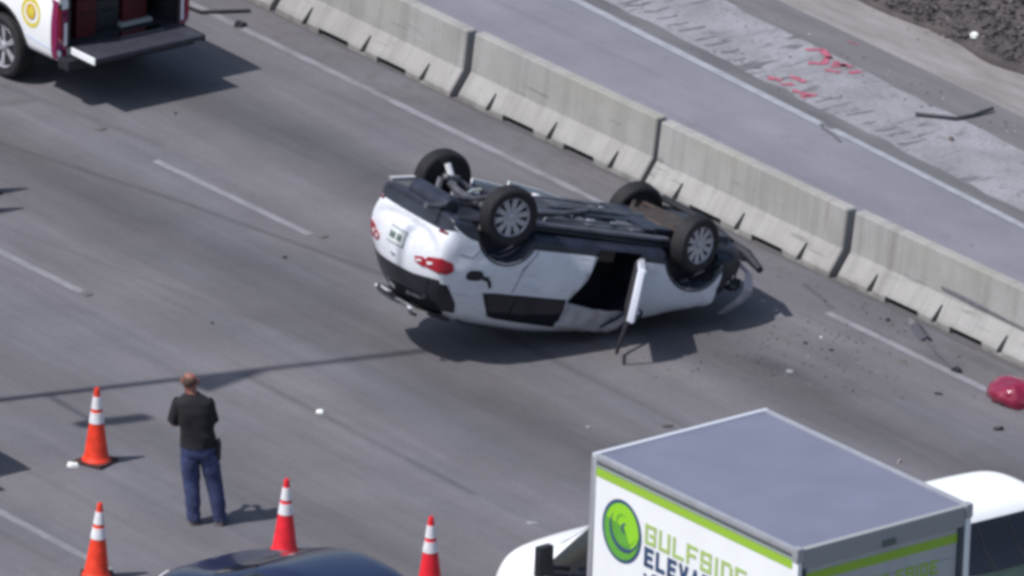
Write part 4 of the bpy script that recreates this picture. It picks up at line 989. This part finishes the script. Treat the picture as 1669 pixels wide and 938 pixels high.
for ax in ('L', 'R'):
    PK('side_window', [(.52, 1.22), (1.28, 1.22), (1.28, 1.62), (.62, 1.64)], ax, M_glass); PK('side_window', [(1.36, 1.22), (2.20, 1.18), (1.80, 1.56), (1.36, 1.62)], ax, M_glass)
PK('windscreen', [(1.92, -.60), (2.38, -.70), (2.41, 0), (2.38, .70), (1.92, .60), (1.90, 0)], 'T', M_glass)
for s in (1, -1):
    PK('tail_light', [(s * .74, .70), (s * .90, .70), (s * .90, 1.02), (s * .74, 1.02)], 'B', M_red, .012, .02)
    for x in (-1.75, 2.15): wheel(pk, x, s * .86, .45, s, .40, .25, 6)

# ================================================================ white service vehicle with its tailgate down, upper left
sv = thing('service_vehicle', 'white emergency vehicle with yellow round seal and dark open rear with tailgate down', 'vehicle', (1.27, -3.25, 0), math.pi)
# local x = forward (world -x); y+ = world -y (near side)
VROWS = [(-.01, .0, .50, 1.10, 1.70, 1.78, .985, .985, .88), (.0, .02, .47, 1.10, 1.72, 1.80, .995, .995, .90), (.10, .10, .46, 1.10, 1.76, 1.85, 1.0, 1.0, .90), (1.0, 1.0, .45, 1.10, 1.78, 1.87, 1.0, 1.0, .90), (2.2, 2.2, .44, 1.10, 1.78, 1.87, 1.0, 1.0, .90),
         (3.0, 3.0, .44, 1.10, 1.76, 1.85, 1.0, 1.0, .88), (3.5, 3.3, .44, 1.08, 1.66, 1.76, 1.0, .99, .84), (4.1, 4.1, .44, 1.05, 1.15, 1.20, .99, .96, .82), (4.9, 4.9, .44, .96, 1.08, 1.12, .96, .92, .80), (5.2, 5.22, .48, .76, .86, .90, .84, .8, .7)]
me = loft_body(VROWS, 'body', None, 3, mats=(M_twhite, M_cab)); vbv = bvh_of(me); vb = link('body', me, sv)
vb.data.materials[1] = M_cab
c = bmesh.new(); box(c, -.3, 2.1, -.82, .82, .70, 1.68, 0, mi=1); boolean(vb, c)
for x in (1.13, 4.2): arch_cut(vb, x, .44, .50, (1, -1), .40)
VP = lambda n, poly, ax, m, off=.006, th=.012, cell=.08: patch(n, vbv, poly, ax, m, sv, off, th, cell)
M_mag = mat('dark_red_lens', (.20, .008, .075), .2, coat=.6)
for s in (1, -1):
    a, b_ = (.84, .99)
    VP('tail_light', [(s * a, .56), (s * (b_ - .01), .54), (s * b_, 1.30), (s * a, 1.30)], 'B', M_mag, .014, .03)
    VP('lamp_insert', [(s * .93, .80), (s * .97, .80), (s * .97, 1.22), (s * .93, 1.22)], 'B', M_red, .022, .02)
    VP('lamp_insert', [(s * .85, .74), (s * .89, .74), (s * .89, 1.02), (s * .85, 1.02)], 'B', M_clear, .022, .02)
    VP('lamp_insert', [(s * .85, 1.20), (s * .97, 1.20), (s * .97, 1.36), (s * .85, 1.36)], 'B', M_clear, .024, .02)
VP('tail_light_wrap', [(-.02, .55), (.10, .56), (.10, 1.24), (.14, 1.30), (-.02, 1.30)], 'L', M_mag, .010, .02)
VP('side_window', [(.50, 1.30), (1.60, 1.28), (1.60, 1.66), (.55, 1.66)], 'L', M_glass); VP('side_window', [(1.75, 1.28), (3.3, 1.24), (3.05, 1.64), (1.75, 1.66)], 'L', M_glass)
M_seal = mat('seal_yellow', (.62, .52, .06), .5, var=.12, vscale=25); M_seal2 = mat('seal_gold', (.55, .33, .03), .5)
def circ(cx_, cz, r, n=20): return [(cx_ + r * math.cos(2 * math.pi * k / n), cz + r * math.sin(2 * math.pi * k / n)) for k in range(n)]
VP('door_seal', circ(.52, 1.02, .19), 'L', M_seal, .004, .004, .5)
VP('seal_emblem', circ(.52, 1.03, .10), 'L', M_seal2, .007, .004, .5)
star = [(.52 + (.085 if k % 2 == 0 else .035) * math.sin(math.pi * k / 5), 1.03 + (.085 if k % 2 == 0 else .035) * math.cos(math.pi * k / 5)) for k in range(10)]
VP('seal_star', star, 'L', M_seal, .010, .004, .5)
VP('side_stripe', [(.10, .92), (.55, .94), (1.9, 1.05), (1.9, 1.075), (.55, .965), (.10, .945)][:0] or [(.12, .66), (.62, .70), (.62, .715), (.12, .675)], 'L', mat('pale_blue_stripe', (.45, .55, .75), .4), .004, .004, .3)
VP('wheel_arch_trim', arch_poly(1.13, .44, .50, .04, 0, math.pi), 'L', M_black, .012, .03, .14)
VP('sill', [(.02, .44), (.62, .44), (.62, .50), (.02, .50)], 'L', M_black, .014, .03)
# rear opening rim, tailgate, cargo
bm = bmesh.new()
for y0, y1, z0, z1 in ((-.84, -.80, .70, 1.70), (.80, .84, .70, 1.70), (-.84, .84, 1.66, 1.70)): box(bm, -.03, .03, y0, y1, z0, z1, .008)
finish('opening_trim', bm, M_black, sv, smooth=30)
tg = link('tailgate', None, sv)
bm = bmesh.new(); box(bm, -.56, -.02, -.81, .81, .655, .715, .015, 2); finish('gate_panel', bm, mat('gate_liner', (.032, .032, .046), .6, var=.25, vscale=9), tg, smooth=40)
bm = bmesh.new(); box(bm, -.565, -.08, .812, .832, .635, .722, .006); finish('gate_edge', bm, mat('gate_edge_white', (.8, .82, .85), .35), tg)
bm = bmesh.new(); box(bm, -.565, -.08, -.832, -.812, .635, .722, .006); finish('gate_edge', bm, M_black, tg)
bm = bmesh.new(); box(bm, -.10, .04, -.55, .10, .715, .728); finish('sill_plate', bm, M_chrome, tg)
bm = bmesh.new(); box(bm, -.20, .02, -.95, .95, .46, .60, .03, 2); finish('rear_bumper', bm, M_black, sv, smooth=40)
for x in (1.13, 4.2):
    for s in (1, -1): wheel(sv, x, s * .86, .40, s, .40, .26, 6)
M_crate = mat('red_case', (.075, .004, .007), .7, var=.2, vscale=8)
def cargo(label, x, y_, z, sx, sy, sz, m, lid):
    t = thing('equipment_case', label, 'case', (1.27 - x, -3.25 - y_, z))
    bm = bmesh.new(); box(bm, -sx / 2, sx / 2, -sy / 2, sy / 2, 0, sz * .78, .02, 2); finish('case_body', bm, m, t, smooth=40)
    bm = bmesh.new(); box(bm, -sx / 2 - .008, sx / 2 + .008, -sy / 2 - .008, sy / 2 + .008, sz * .785, sz, .02, 2); finish('case_lid', bm, lid, t, smooth=40)
    bm = bmesh.new(); tube(bm, [(sx / 2 + .01, -.08, sz * .5), (sx / 2 + .035, -.07, sz * .5), (sx / 2 + .035, .07, sz * .5), (sx / 2 + .01, .08, sz * .5)], .008, 5); finish('case_handle', bm, M_black, t)
cargo('tall red case in the left side of the open rear', .35, .42, .703, .35, .30, .62, M_crate, M_crate)
cargo('red case with pale base board in the right side of the open rear', .45, -.36, .758, .40, .36, .55, M_crate, M_crate)
cargo('black case standing between the two red cases', .45, .04, .703, .38, .34, .50, M_black, M_black)
tb = bmesh.new(); box(tb, 1.27 - .66, 1.27 - .20, -3.25 + .12, -3.25 + .60, .703, .755, .008); o = finish('base_board', tb, mat('pale_board', (.35, .35, .34), .7)); tag(o, 'pale board lying under the right-hand red case in the open rear', 'board')

# unseen copy of the service vehicle, added to throw the shadow at the left edge
sv2 = copy_tree(sv); sv2['label'] = 'unseen copy of the white emergency vehicle, added to throw the shadow at the left edge'; sv2.location = (10.62, -13.48, 0); sv2.rotation_euler = (0, 0, math.pi)

# ================================================================ traffic cones
M_cone = mat('cone_orange', (.76, .045, .016), .55, var=.22, vscale=9)
M_cone2 = mat('cone_red', (.76, .018, .035), .5, var=.18, vscale=9)
M_band = mat('reflective_band', (.74, .74, .78), .4, var=.15, vscale=14)
M_base = mat('cone_base_rubber', (.055, .022, .022), .8, var=.3, vscale=10)
def make_cone(m, label, loc, rz=0.0, tilt=(0, 0)):
    t = thing('traffic_cone', label, 'traffic cone', loc, rz, 'traffic cones closing the lanes'); t.rotation_euler = (tilt[0], tilt[1], rz)
    H = .90
    def r_at(z): return .145 - (.145 - .026) * ((z - .04) / (H - .04))
    bm = bmesh.new(); lathe(bm, [(.165, .036), (.16, .055), (.15, .065)] + [(r_at(z), z) for z in (.10, .3, .5, .7, .86)] + [(.030, .885), (.024, .90), (.016, .90), (.016, .80)], 28); finish('cone_body', bm, m, t, smooth=50)
    for z0, z1 in ((.49, .615), (.66, .80)):
        bm = bmesh.new(); lathe(bm, [(r_at(z0) - .004, z0), (r_at(z0) + .005, z0), (r_at(z1) + .005, z1), (r_at(z1) - .004, z1)], 28); finish('reflective_band', bm, M_band, t, smooth=50)
    bm = bmesh.new(); box(bm, -.185, .185, -.185, .185, .002, .038, .015, 2)
    for sx in (-1, 1):
        for sy in (-1, 1): box(bm, sx * .15 - .03, sx * .15 + .03, sy * .15 - .03, sy * .15 + .03, .036, .046, .006)
    finish('cone_base', bm, M_base, t, smooth=40)
    return t
c1 = make_cone(M_cone, 'orange cone on a black base left of the standing man', (11.14, -10.83, 0), .35, (.012, -.01))
def cone_copy(src, label, loc, rz, tilt=(0, 0)):
    c = copy_tree(src); c['label'] = label; c.location = loc; c.rotation_euler = (tilt[0], tilt[1], rz); return c
cone_copy(c1, 'orange cone at the bottom left corner, cut by the frame', (14.03, -12.94, 0), .9, (-.015, .02))
c3 = make_cone(M_cone2, 'red cone standing behind the blue car roof', (14.55, -10.72, 0), .2)
cone_copy(c3, 'red cone between the blue car and the box truck', (16.33, -10.04, 0), 1.2, (.01, -.015))
cone_copy(c1, 'unseen cone added outside the left edge to cast a shadow, upper one of two', (3.31, -6.81, 0), .1)  # two unseen cones added for the pronged shadow at the left edge
cone_copy(c1, 'unseen cone added outside the left edge to cast a shadow, lower one of two', (3.83, -7.25, 0), .5)

# ================================================================ person
RV = Vector((.785 * .79, .785 * 1.0, 0)).normalized(); RV = Vector((.61, .792, 0)); FV = Vector((-.792, .61, 0))
person = thing('person', 'balding man in black short-sleeved shirt and blue jeans seen from behind', 'person', (13.33, -10.90, 0), math.atan2(RV.y, RV.x))
# local: x = towards image right, y = forward (away from camera), z up
def skinned(name, nodes, edges, m, parent, sub=2, root=0, post=None):
    me = bpy.data.meshes.new(name); me.from_pydata([n_[0] for n_ in nodes], edges, [])
    o = bpy.data.objects.new(name, me); COL.objects.link(o)
    md = o.modifiers.new('s', 'SKIN'); md.use_smooth_shade = True
    for i, n_ in enumerate(nodes):
        sv_ = me.skin_vertices[0].data[i]; r_ = n_[1]; sv_.radius = (r_, r_) if isinstance(r_, (int, float)) else r_; sv_.use_root = (i == root)
    ms = o.modifiers.new('u', 'SUBSURF'); ms.levels = sub; ms.render_levels = sub
    bpy.context.view_layer.update(); ne = bpy.data.meshes.new_from_object(o.evaluated_get(bpy.context.evaluated_depsgraph_get()))
    bpy.data.objects.remove(o); bm = bmesh.new(); bm.from_mesh(ne); bpy.data.meshes.remove(ne)
    if post: post(bm)
    return finish(name, bm, m, parent, smooth=180)
M_skin = mat('skin', (.24, .10, .075), .6, var=.12, vscale=9)
M_shirt = mat('black_shirt', (.010, .010, .014), .9, var=.3, vscale=6, bump=.6, bscale=14)
M_jeans = mat('blue_denim', (.034, .046, .115), .9, var=.35, vscale=7, bump=.5, bscale=18)
M_shoe = mat('grey_brown_shoe', (.13, .11, .11), .7, var=.2)
pel = (-.11, .0, .97); bel = (-.13, -.01, 1.12); che = (-.165, .0, 1.32); shc = (-.19, -.01, 1.47); nk = (-.21, .01, 1.55)
LS = (-.365, -.01, 1.455); RS = (-.015, -.01, 1.465); LE = (-.415, .03, 1.17); RE = (.045, .03, 1.18); LW = (-.27, .20, 1.12); RW = (-.10, .20, 1.13)
LH = (-.215, -.0, .92); RHp = (-.01, .0, .92); LK = (-.18, .03, .50); RK = (.075, .03, .50); LA = (-.14, -.01, .10); RA = (.145, -.01, .10); LT = (-.17, .14, .04); RT = (.20, .13, .04)
nodes = [(pel, (.15, .11)), (bel, (.13, .09)), (che, (.12, .08)), (shc, (.075, .055)), (nk, .058), ((-.225, .025, 1.61), (.068, .080)), ((-.235, .03, 1.675), (.082, .098)), ((-.24, .03, 1.745), (.072, .086)),
         (LS, .03), (LE, .044), (LW, .032), (RS, .03), (RE, .044), (RW, .032),
         (LH, .095), (LK, .062), (LA, .040), (LT, .034), (RHp, .095), (RK, .062), (RA, .040), (RT, .034), ((-.242, .03, 1.782), (.038, .045))]
edges = [(0, 1), (1, 2), (2, 3), (3, 4), (4, 5), (5, 6), (6, 7), (3, 8), (8, 9), (9, 10), (3, 11), (11, 12), (12, 13), (0, 14), (14, 15), (15, 16), (16, 17), (0, 18), (18, 19), (19, 20), (20, 21), (7, 22)]
def hand(wi, side_):
    w = Vector(nodes[wi][0]); n0 = len(nodes); pc = w + Vector((side_ * .015, .05, .01)); nodes.append((tuple(pc), (.028, .020))); edges.append((wi, n0))
    for k, (dx, L_) in enumerate(((-.026, .062), (-.009, .074), (.009, .070), (.026, .055))):
        a = pc + Vector((dx, .035, .0)); b = a + Vector((side_ * .012, L_ * .55, .004)); c_ = b + Vector((side_ * .022, L_ * .18, -.022)); i0 = len(nodes)
        nodes.extend([(tuple(a), .0095), (tuple(b), .0085), (tuple(c_), .0075)]); edges.extend([(n0, i0), (i0, i0 + 1), (i0 + 1, i0 + 2)])
    a = pc + Vector((side_ * .034, .0, .012)); b = a + Vector((side_ * .018, .030, .012)); i0 = len(nodes); nodes.extend([(tuple(a), .011), (tuple(b), .009)]); edges.extend([(n0, i0), (i0, i0 + 1)])
hand(10, 1); hand(13, -1)
def face(bm):
    hc = Vector((-.238, .03, 1.69))
    for v in bm.verts:
        p = v.co - hc
        if abs(p.x) < .11 and abs(p.y) < .14 and -.12 < p.z < .14:
            if p.y > .04:
                if abs(p.x) < .018 and -.045 < p.z < .02: v.co.y += .020 * (1 - abs(p.x) / .018)         # nose
                for s in (-1, 1):
                    if (Vector((p.x - s * .032, p.z - .018))).length < .018: v.co.y -= .008                # eye sockets
                if abs(p.x) < .03 and abs(p.z + .062) < .008: v.co.y -= .005                                # mouth
            if abs(p.z) < .035 and abs(p.y + .01) < .025 and abs(p.x) > .055: v.co.x += .024 * (1 if p.x > 0 else -1)   # ears
skinned('body', nodes, edges, M_skin, person, 3, 0, face)
def wrinkle(amp, sc):
    def f(bm):
        for v in bm.verts: v.co += Vector((noise.noise(v.co * sc), noise.noise(v.co * sc + Vector((7, 3, 1))), 0)) * amp
    return f
def garment(name, rings, m, seg=24, amp=.016, sc=8, parent=None):
    """lofted cloth tube: rings of (centre, rx, ry)"""
    bm = bmesh.new(); prev = None
    for (c_, rx, ry) in rings:
        c_ = Vector(c_); ring = []
        for k in range(seg):
            a = 2 * math.pi * k / seg; e = 2.4; ca, sa = math.cos(a), math.sin(a); rr = (abs(ca) ** e + abs(sa) ** e) ** (-1 / e)
            p = c_ + Vector((rx * rr * ca, ry * rr * sa, 0)); nn = noise.noise(p * sc) * amp + noise.noise(p * sc * 2.3) * amp * .5
            ring.append(bm.verts.new(p + Vector((ca * nn, sa * nn, 0))))
        if prev:
            for k in range(seg): bm.faces.new((prev[k], prev[(k + 1) % seg], ring[(k + 1) % seg], ring[k]))
        prev = ring
    return bm
def refine(rings, n=4):
    out = []
    for (a, ra, sa), (b, rb, sb) in zip(rings, rings[1:]):
        for k in range(n):
            t = k / n; out.append((tuple(Vector(a).lerp(Vector(b), t)), ra + (rb - ra) * t, sa + (sb - sa) * t))
    out.append(rings[-1]); return out
TORSO = [((-.112, 0, .93), .208, .140), ((-.115, 0, 1.0), .204, .138), ((-.13, -.005, 1.12), .198, .135), ((-.15, -.005, 1.26), .208, .140), ((-.17, -.005, 1.38), .215, .135), ((-.185, -.005, 1.46), .222, .112), ((-.19, 0, 1.51), .140, .090), ((-.20, .005, 1.545), .080, .072), ((-.205, .008, 1.56), .068, .066)]
bm = garment('shirt', refine(TORSO), M_shirt)
for sh, el, r0, r1 in ((Vector((-.335, -.005, 1.46)), Vector((-.405, .03, 1.20)), .085, .074), (Vector((-.04, -.005, 1.465)), Vector((.035, .03, 1.21)), .085, .074)):
    ax_ = (el - sh); t = bmesh.new(); pr = None
    for i in range(9):
        f = i / 8; c_ = sh + ax_ * f; r = (r0 + (r1 - r0) * f) * (1 if i else .9); ring = []
        d = ax_.normalized(); u_ = d.cross(Vector((0, 1, 0))).normalized(); w_ = d.cross(u_)
        for k in range(14):
            a = 2 * math.pi * k / 14; p = c_ + (u_ * math.cos(a) + w_ * math.sin(a)) * (r + .006 * noise.noise(c_ * 14 + Vector((a, 0, 0)))); ring.append(t.verts.new(p))
        if pr:
            for k in range(14): t.faces.new((pr[k], pr[(k + 1) % 14], ring[(k + 1) % 14], ring[k]))
        pr = ring
    merge(bm, t)
for f in bm.faces: f.smooth = True
finish('shirt', bm, M_shirt, person, smooth=180)
bm = garment('jeans', refine([((-.11, 0, .99), .185, .125), ((-.11, 0, .92), .200, .135), ((-.11, 0, .84), .196, .135), ((-.11, .0, .80), .170, .12)]), M_jeans)
for rings in ([((-.205, .0, .86), .108, .118), ((-.198, .01, .68), .112, .115), ((-.182, .025, .50), .096, .10), ((-.165, .01, .32), .088, .096), ((-.152, .0, .16), .080, .09), ((-.145, -.005, .05), .078, .09)],
              [((-.015, .0, .86), .108, .118), ((.03, .01, .68), .112, .115), ((.07, .025, .50), .096, .10), ((.105, .01, .32), .088, .096), ((.135, .0, .16), .080, .09), ((.15, -.005, .05), .078, .09)]):
    merge(bm, garment('leg', refine(rings), M_jeans, 18, .012, 10))
for f in bm.faces: f.smooth = True
finish('jeans', bm, M_jeans, person, smooth=180)
for s, x, r in ((-1, -.145, .18), (1, .15, -.22)):
    bm = bmesh.new(); box(bm, -.05, .05, -.09, .19, .003, .03, .012, 2); t = bmesh.new(); box(t, -.046, .046, -.085, .15, .025, .105, .035, 3); merge(bm, t)
    bmesh.ops.transform(bm, matrix=Matrix.Translation((x, 0, 0)) @ Matrix.Rotation(r, 4, 'Z'), verts=bm.verts); finish('shoe', bm, M_shoe, person, smooth=50)
bm = bmesh.new(); bmesh.ops.create_uvsphere(bm, u_segments=24, v_segments=16, radius=1)
for v in bm.verts: v.co = Vector((-.238 + v.co.x * .084, .026 + v.co.y * .098, 1.695 + v.co.z * .088 + .003 * noise.noise(v.co * 9)))
bmesh.ops.delete(bm, geom=[v for v in bm.verts if v.co.z > 1.752 or v.co.z < 1.635 or v.co.y > .045], context='VERTS')
finish('hair', bm, mat('cropped_hair', (.085, .05, .042), .95, var=.3, vscale=20), person, smooth=180)
bm = bmesh.new(); lathe(bm, [(1.0, -.02), (1.02, 0), (1.0, .02), (.97, 0)], 28); bmesh.ops.transform(bm, matrix=Matrix.Translation((-.115, 0, .955)) @ Matrix.Diagonal((.196, .134, 1, 1)), verts=bm.verts); finish('belt', bm, M_black, person, smooth=60)
bm = bmesh.new(); box(bm, .085, .14, -.06, .06, .78, .97, .015, 2); box(bm, .09, .13, -.07, .0, .95, 1.03, .012, 2); finish('holster', bm, M_black, person, smooth=40)
bm = bmesh.new(); box(bm, -.225, -.145, .275, .287, 1.09, 1.23, .006); o = finish('phone', bm, M_black)
o.location = (13.33, -10.90, 0); o.rotation_euler = (0, 0, math.atan2(RV.y, RV.x)); tag(o, 'dark phone held in front of the standing man', 'phone')

# ================================================================ small things on the road
def shard(name, label, cat, loc, size, m, rz=0.0, n=7, flat=.35, seed=0, group=None):
    random.seed(seed); bm = bmesh.new(); pts = []
    for k in range(n):
        a = 2 * math.pi * k / n; r = random.uniform(.6, 1.0); pts.append((r * math.cos(a) * size[0] / 2, r * math.sin(a) * size[1] / 2))
    lo = [bm.verts.new((x, y_, .003)) for x, y_ in pts]; hi = [bm.verts.new((x * .8, y_ * .8, .003 + size[2] * random.uniform(.5, 1))) for x, y_ in pts]
    top = bm.verts.new((0, 0, .003 + size[2]))
    bm.faces.new(lo[::-1])
    for k in range(n): bm.faces.new((lo[k], lo[(k + 1) % n], hi[(k + 1) % n], hi[k])); bm.faces.new((hi[k], hi[(k + 1) % n], top))
    o = finish(name, bm, m); o.location = loc; o.rotation_euler = (0, 0, rz); return tag(o, label, cat, group)
def rpm(label, x, y_, rz=0.0):
    bm = bmesh.new(); lo = [bm.verts.new(p) for p in ((-.055, -.06, .007), (.055, -.06, .007), (.055, .06, .007), (-.055, .06, .007))]
    hi = [bm.verts.new(p) for p in ((-.025, -.045, .026), (.025, -.045, .026), (.025, .045, .026), (-.025, .045, .026))]
    bm.faces.new(lo[::-1]); bm.faces.new(hi)
    for k in range(4): bm.faces.new((lo[k], lo[(k + 1) % 4], hi[(k + 1) % 4], hi[k]))
    bmesh.ops.bevel(bm, geom=bm.edges[:], offset=.004, segments=1, affect='EDGES')
    t = thing('road_reflector', label, 'road reflector', (x, y_, 0), rz, 'raised road reflectors'); finish('housing', bm, mat('reflector_housing', (.10, .10, .105), .6), t)
    bm = bmesh.new(); v = [bm.verts.new(p) for p in ((.0505, -.042, .0125), (.0505, .042, .0125), (.0295, .038, .0255), (.0295, -.038, .0255))]; bm.faces.new(v); solid_from(bm, .002); finish('lens', bm, mat('amber_grey_lens', (.18, .17, .16), .3), t)
rpm('raised reflector at the lower end of the bright dash at the left edge', 6.73, -7.74)
rpm('raised reflector at the lower end of the middle lane dash', 6.64, -4.24)
rpm('raised reflector on the lane line below the open pickup shadow', 2.26, -4.27)
plast = M_black
shard('debris_piece', 'dark lump on the edge line right of the open tailgate', 'debris', (.20, -.66, 0), (.20, .22, .07), plast, .4, seed=1)
shard('debris_piece', 'small dark chip on the lane left of the flipped car', 'debris', (6.98, -5.05, 0), (.07, .06, .02), plast, .4, seed=2)
shard('debris_piece', 'tiny dark chip in the lane above the man', 'debris', (8.28, -7.07, 0), (.05, .04, .02), plast, .4, seed=3)
shard('litter', 'crumpled white scrap in the middle of the lane right of the man', 'litter', (11.25, -7.75, 0), (.14, .10, .04), mat('white_scrap', (.75, .78, .76), .6), .9, seed=4)
shard('litter', 'white crumpled cup beside the base of the left cone', 'litter', (11.12, -11.14, 0), (.17, .08, .05), MATS['white_scrap'], .7, seed=5)
shard('debris_piece', 'flat dark fragment above the box truck roof', 'debris', (13.73, -4.66, 0), (.20, .08, .03), mat('grey_brown_piece', (.09, .085, .085), .7), 1.0, seed=6)
shard('debris_piece', 'dark sliver under the hood shadow edge of the flipped car', 'debris', (9.19, -4.60, 0), (.10, .07, .03), plast, .2, seed=7)
shard('debris_piece', 'small dark chip by the barrier foot left of the bent strip', 'debris', (12.4, -.33, 0), (.08, .06, .03), plast, .2, seed=8)
shard('debris_piece', 'brown fragment left of the edge line under the bent strip', 'debris', (13.55, -1.02, 0), (.13, .07, .02), mat('brown_piece', (.12, .10, .09), .8), .4, seed=9)
shard('debris_piece', 'dark sliver on the lane left of the red bundle', 'debris', (14.59, -1.34, 0), (.14, .05, .02), plast, .7, seed=10)
shard('debris_piece', 'dark fragment below the red bundle near the right edge', 'debris', (15.85, -1.48, 0), (.17, .07, .05), plast, .8, seed=11)
shard('litter', 'pale smashed plastic scrap below the crushed nose', 'litter', (13.1, -2.35, 0), (.16, .10, .02), mat('pale_plastic', (.24, .24, .26), .5), .3, seed=12)
shard('debris_piece', 'dark chip in the lane right of the crushed nose', 'debris', (12.48, -1.62, 0), (.10, .05, .02), plast, .3, seed=13)
shard('debris_piece', 'second dark chip right of the crushed nose, nearer the edge line', 'debris', (12.82, -1.50, 0), (.08, .05, .02), plast, 1.3, seed=14)
shard('debris_piece', 'black lump at the end of the dark strip on the edge line', 'debris', (14.13, -.70, 0), (.15, .12, .06), plast, .3, seed=15)
shard('litter', 'white plastic scrap lying on the dark mulch bank', 'litter', (5.50, 6.60, .10), (.18, .14, .07), mat('bright_scrap', (.85, .87, .85), .6), .3, seed=16)
shard('debris_piece', 'small brown clod on the pale concrete below the bent bar', 'debris', (8.01, 4.20, 0), (.09, .07, .05), MATS['brown_piece'], .3, seed=17)
shard('litter', 'thin pinkish scrap on the lane above the pickup roof', 'litter', (16.03, -3.09, 0), (.16, .03, .03), mat('pink_scrap', (.55, .42, .42), .6), 2.2, seed=18)
shard('litter', 'pale scrap on the lane behind the box truck cab', 'litter', (15.30, -7.80, 0), (.20, .09, .02), MATS['pale_plastic'], .7, seed=19)
shard('litter', 'tiny pale chip on the lane below the flipped car', 'litter', (13.27, -5.43, 0), (.08, .05, .02), MATS['pale_plastic'], .7, seed=20)
shard('debris_piece', 'dark chip on the lane below the open pickup shadow', 'debris', (2.31, -3.20, 0), (.05, .05, .02), plast, .7, seed=21)
# torn trim strip by the edge line
bm = bmesh.new(); pr = None
for i, (x, y_, z) in enumerate(((12.60, -.18, .05), (12.72, -.17, .03), (13.0, -.30, .02), (13.17, -.37, .03))):
    v = [bm.verts.new((x + .04, y_ + .07, .006)), bm.verts.new((x, y_, z + .03)), bm.verts.new((x - .04, y_ - .06, .006))]
    if pr:
        for k in range(2): bm.faces.new((pr[k], v[k], v[k + 1], pr[k + 1]))
    pr = v
solid_from(bm, .006); o = finish('trim_strip', bm, mat('strip_plastic', (.06, .06, .075), .5)); tag(o, 'torn dark plastic panel by the barrier foot near the right edge', 'debris')
bm = bmesh.new(); tube(bm, [(13.15, -.36, .02), (13.5, -.52, .03), (13.85, -.62, .02), (14.08, -.69, .02)], .014, 6); o = finish('dark_strip', bm, mat('strip_rubber', (.09, .09, .11), .6), smooth=60); tag(o, 'thin dark rubber strip running from the torn panel to the edge line', 'debris')
bm = bmesh.new(); tube(bm, [(-.62, -.82, .02), (-.41, -.80, .03), (-.25, -.46, .02), (-.15, -.25, .02)], .025, 6); o = finish('dark_strip', bm, M_black, smooth=60); tag(o, 'thin dark strip crossing the edge line right of the open tailgate', 'ground_strip')  # thin dark tube laid across the edge line
# bent bar on the gore
bm = bmesh.new(); tube(bm, [(7.12, 4.36, .035), (7.30, 4.53, .03), (7.50, 4.69, .03), (7.52, 4.95, .03), (7.50, 5.26, .05)], .024, 6); o = finish('bent_bar', bm, mat('dark_bar', (.05, .055, .06), .6), smooth=60); tag(o, 'bent dark metal bar lying across the pale concrete strip', 'bar')
# glossy red bundle at right edge
bm = bmesh.new(); bmesh.ops.create_icosphere(bm, subdivisions=4, radius=1)
for v in bm.verts:
    n1 = noise.noise(v.co * 1.8 + Vector((4, 2, 1))); n2 = noise.noise(v.co * 4.5)
    v.co *= 1 + .16 * n1 + .10 * n2 + .04 * noise.noise(v.co * 11); v.co = Vector((v.co.x * .36, v.co.y * .25, max(.003, .07 + v.co.z * .20)))
o = finish('plastic_bundle', bm, mat('magenta_red_plastic', (.21, .006, .036), .32, coat=.8, var=.15, vscale=5), smooth=180); o.location = (15.22, -.74, 0); o.rotation_euler = (0, 0, .1)
tag(o, 'glossy red rounded plastic bundle on the edge line at the right edge', 'bundle')

# ================================================================ unseen light pole, guessed from the shadow line across the road
pole = thing('lamp_post', 'unseen tall slim pole guessed outside the left edge whose shadow crosses the lanes', 'lamp post', (7.62, -15.75, 0))
M_pole = mat('galvanised_pole', (.35, .36, .37), .5, metal=.5)
bm = bmesh.new(); lathe(bm, [(.0, .0), (.16, .0), (.16, .03), (.075, .06), (.055, 17.5), (0, 17.5)], 12); finish('shaft', bm, M_pole, pole, smooth=50)
bm = bmesh.new(); tube(bm, [(0, 0, 9.05), (.98, -.05, 9.05)], .02, 5); finish('shadow_arm', bm, M_pole, pole)  # arm added to carry the shadow-casting box
bm = bmesh.new(); box(bm, .93, 1.14, -.12, .04, 8.75, 9.95, .02); finish('shadow_box', bm, M_pole, pole)  # unseen box added for the blob of shade it casts
bm = bmesh.new(); v = [bm.verts.new(p) for p in ((.05, 0, 11.5), (.50, .0, 11.6), (.05, 0, 13.2), (.05, .04, 11.5), (.50, .04, 11.6), (.05, .04, 13.2))]  # unseen wedge added for the shadow shape beside the pole's line
for q in ((0, 1, 2), (3, 4, 5), (0, 1, 4, 3), (1, 2, 5, 4), (2, 0, 3, 5)): bm.faces.new([v[k] for k in q])
finish('shadow_wedge', bm, M_pole, pole)
bpy.context.view_layer.update()
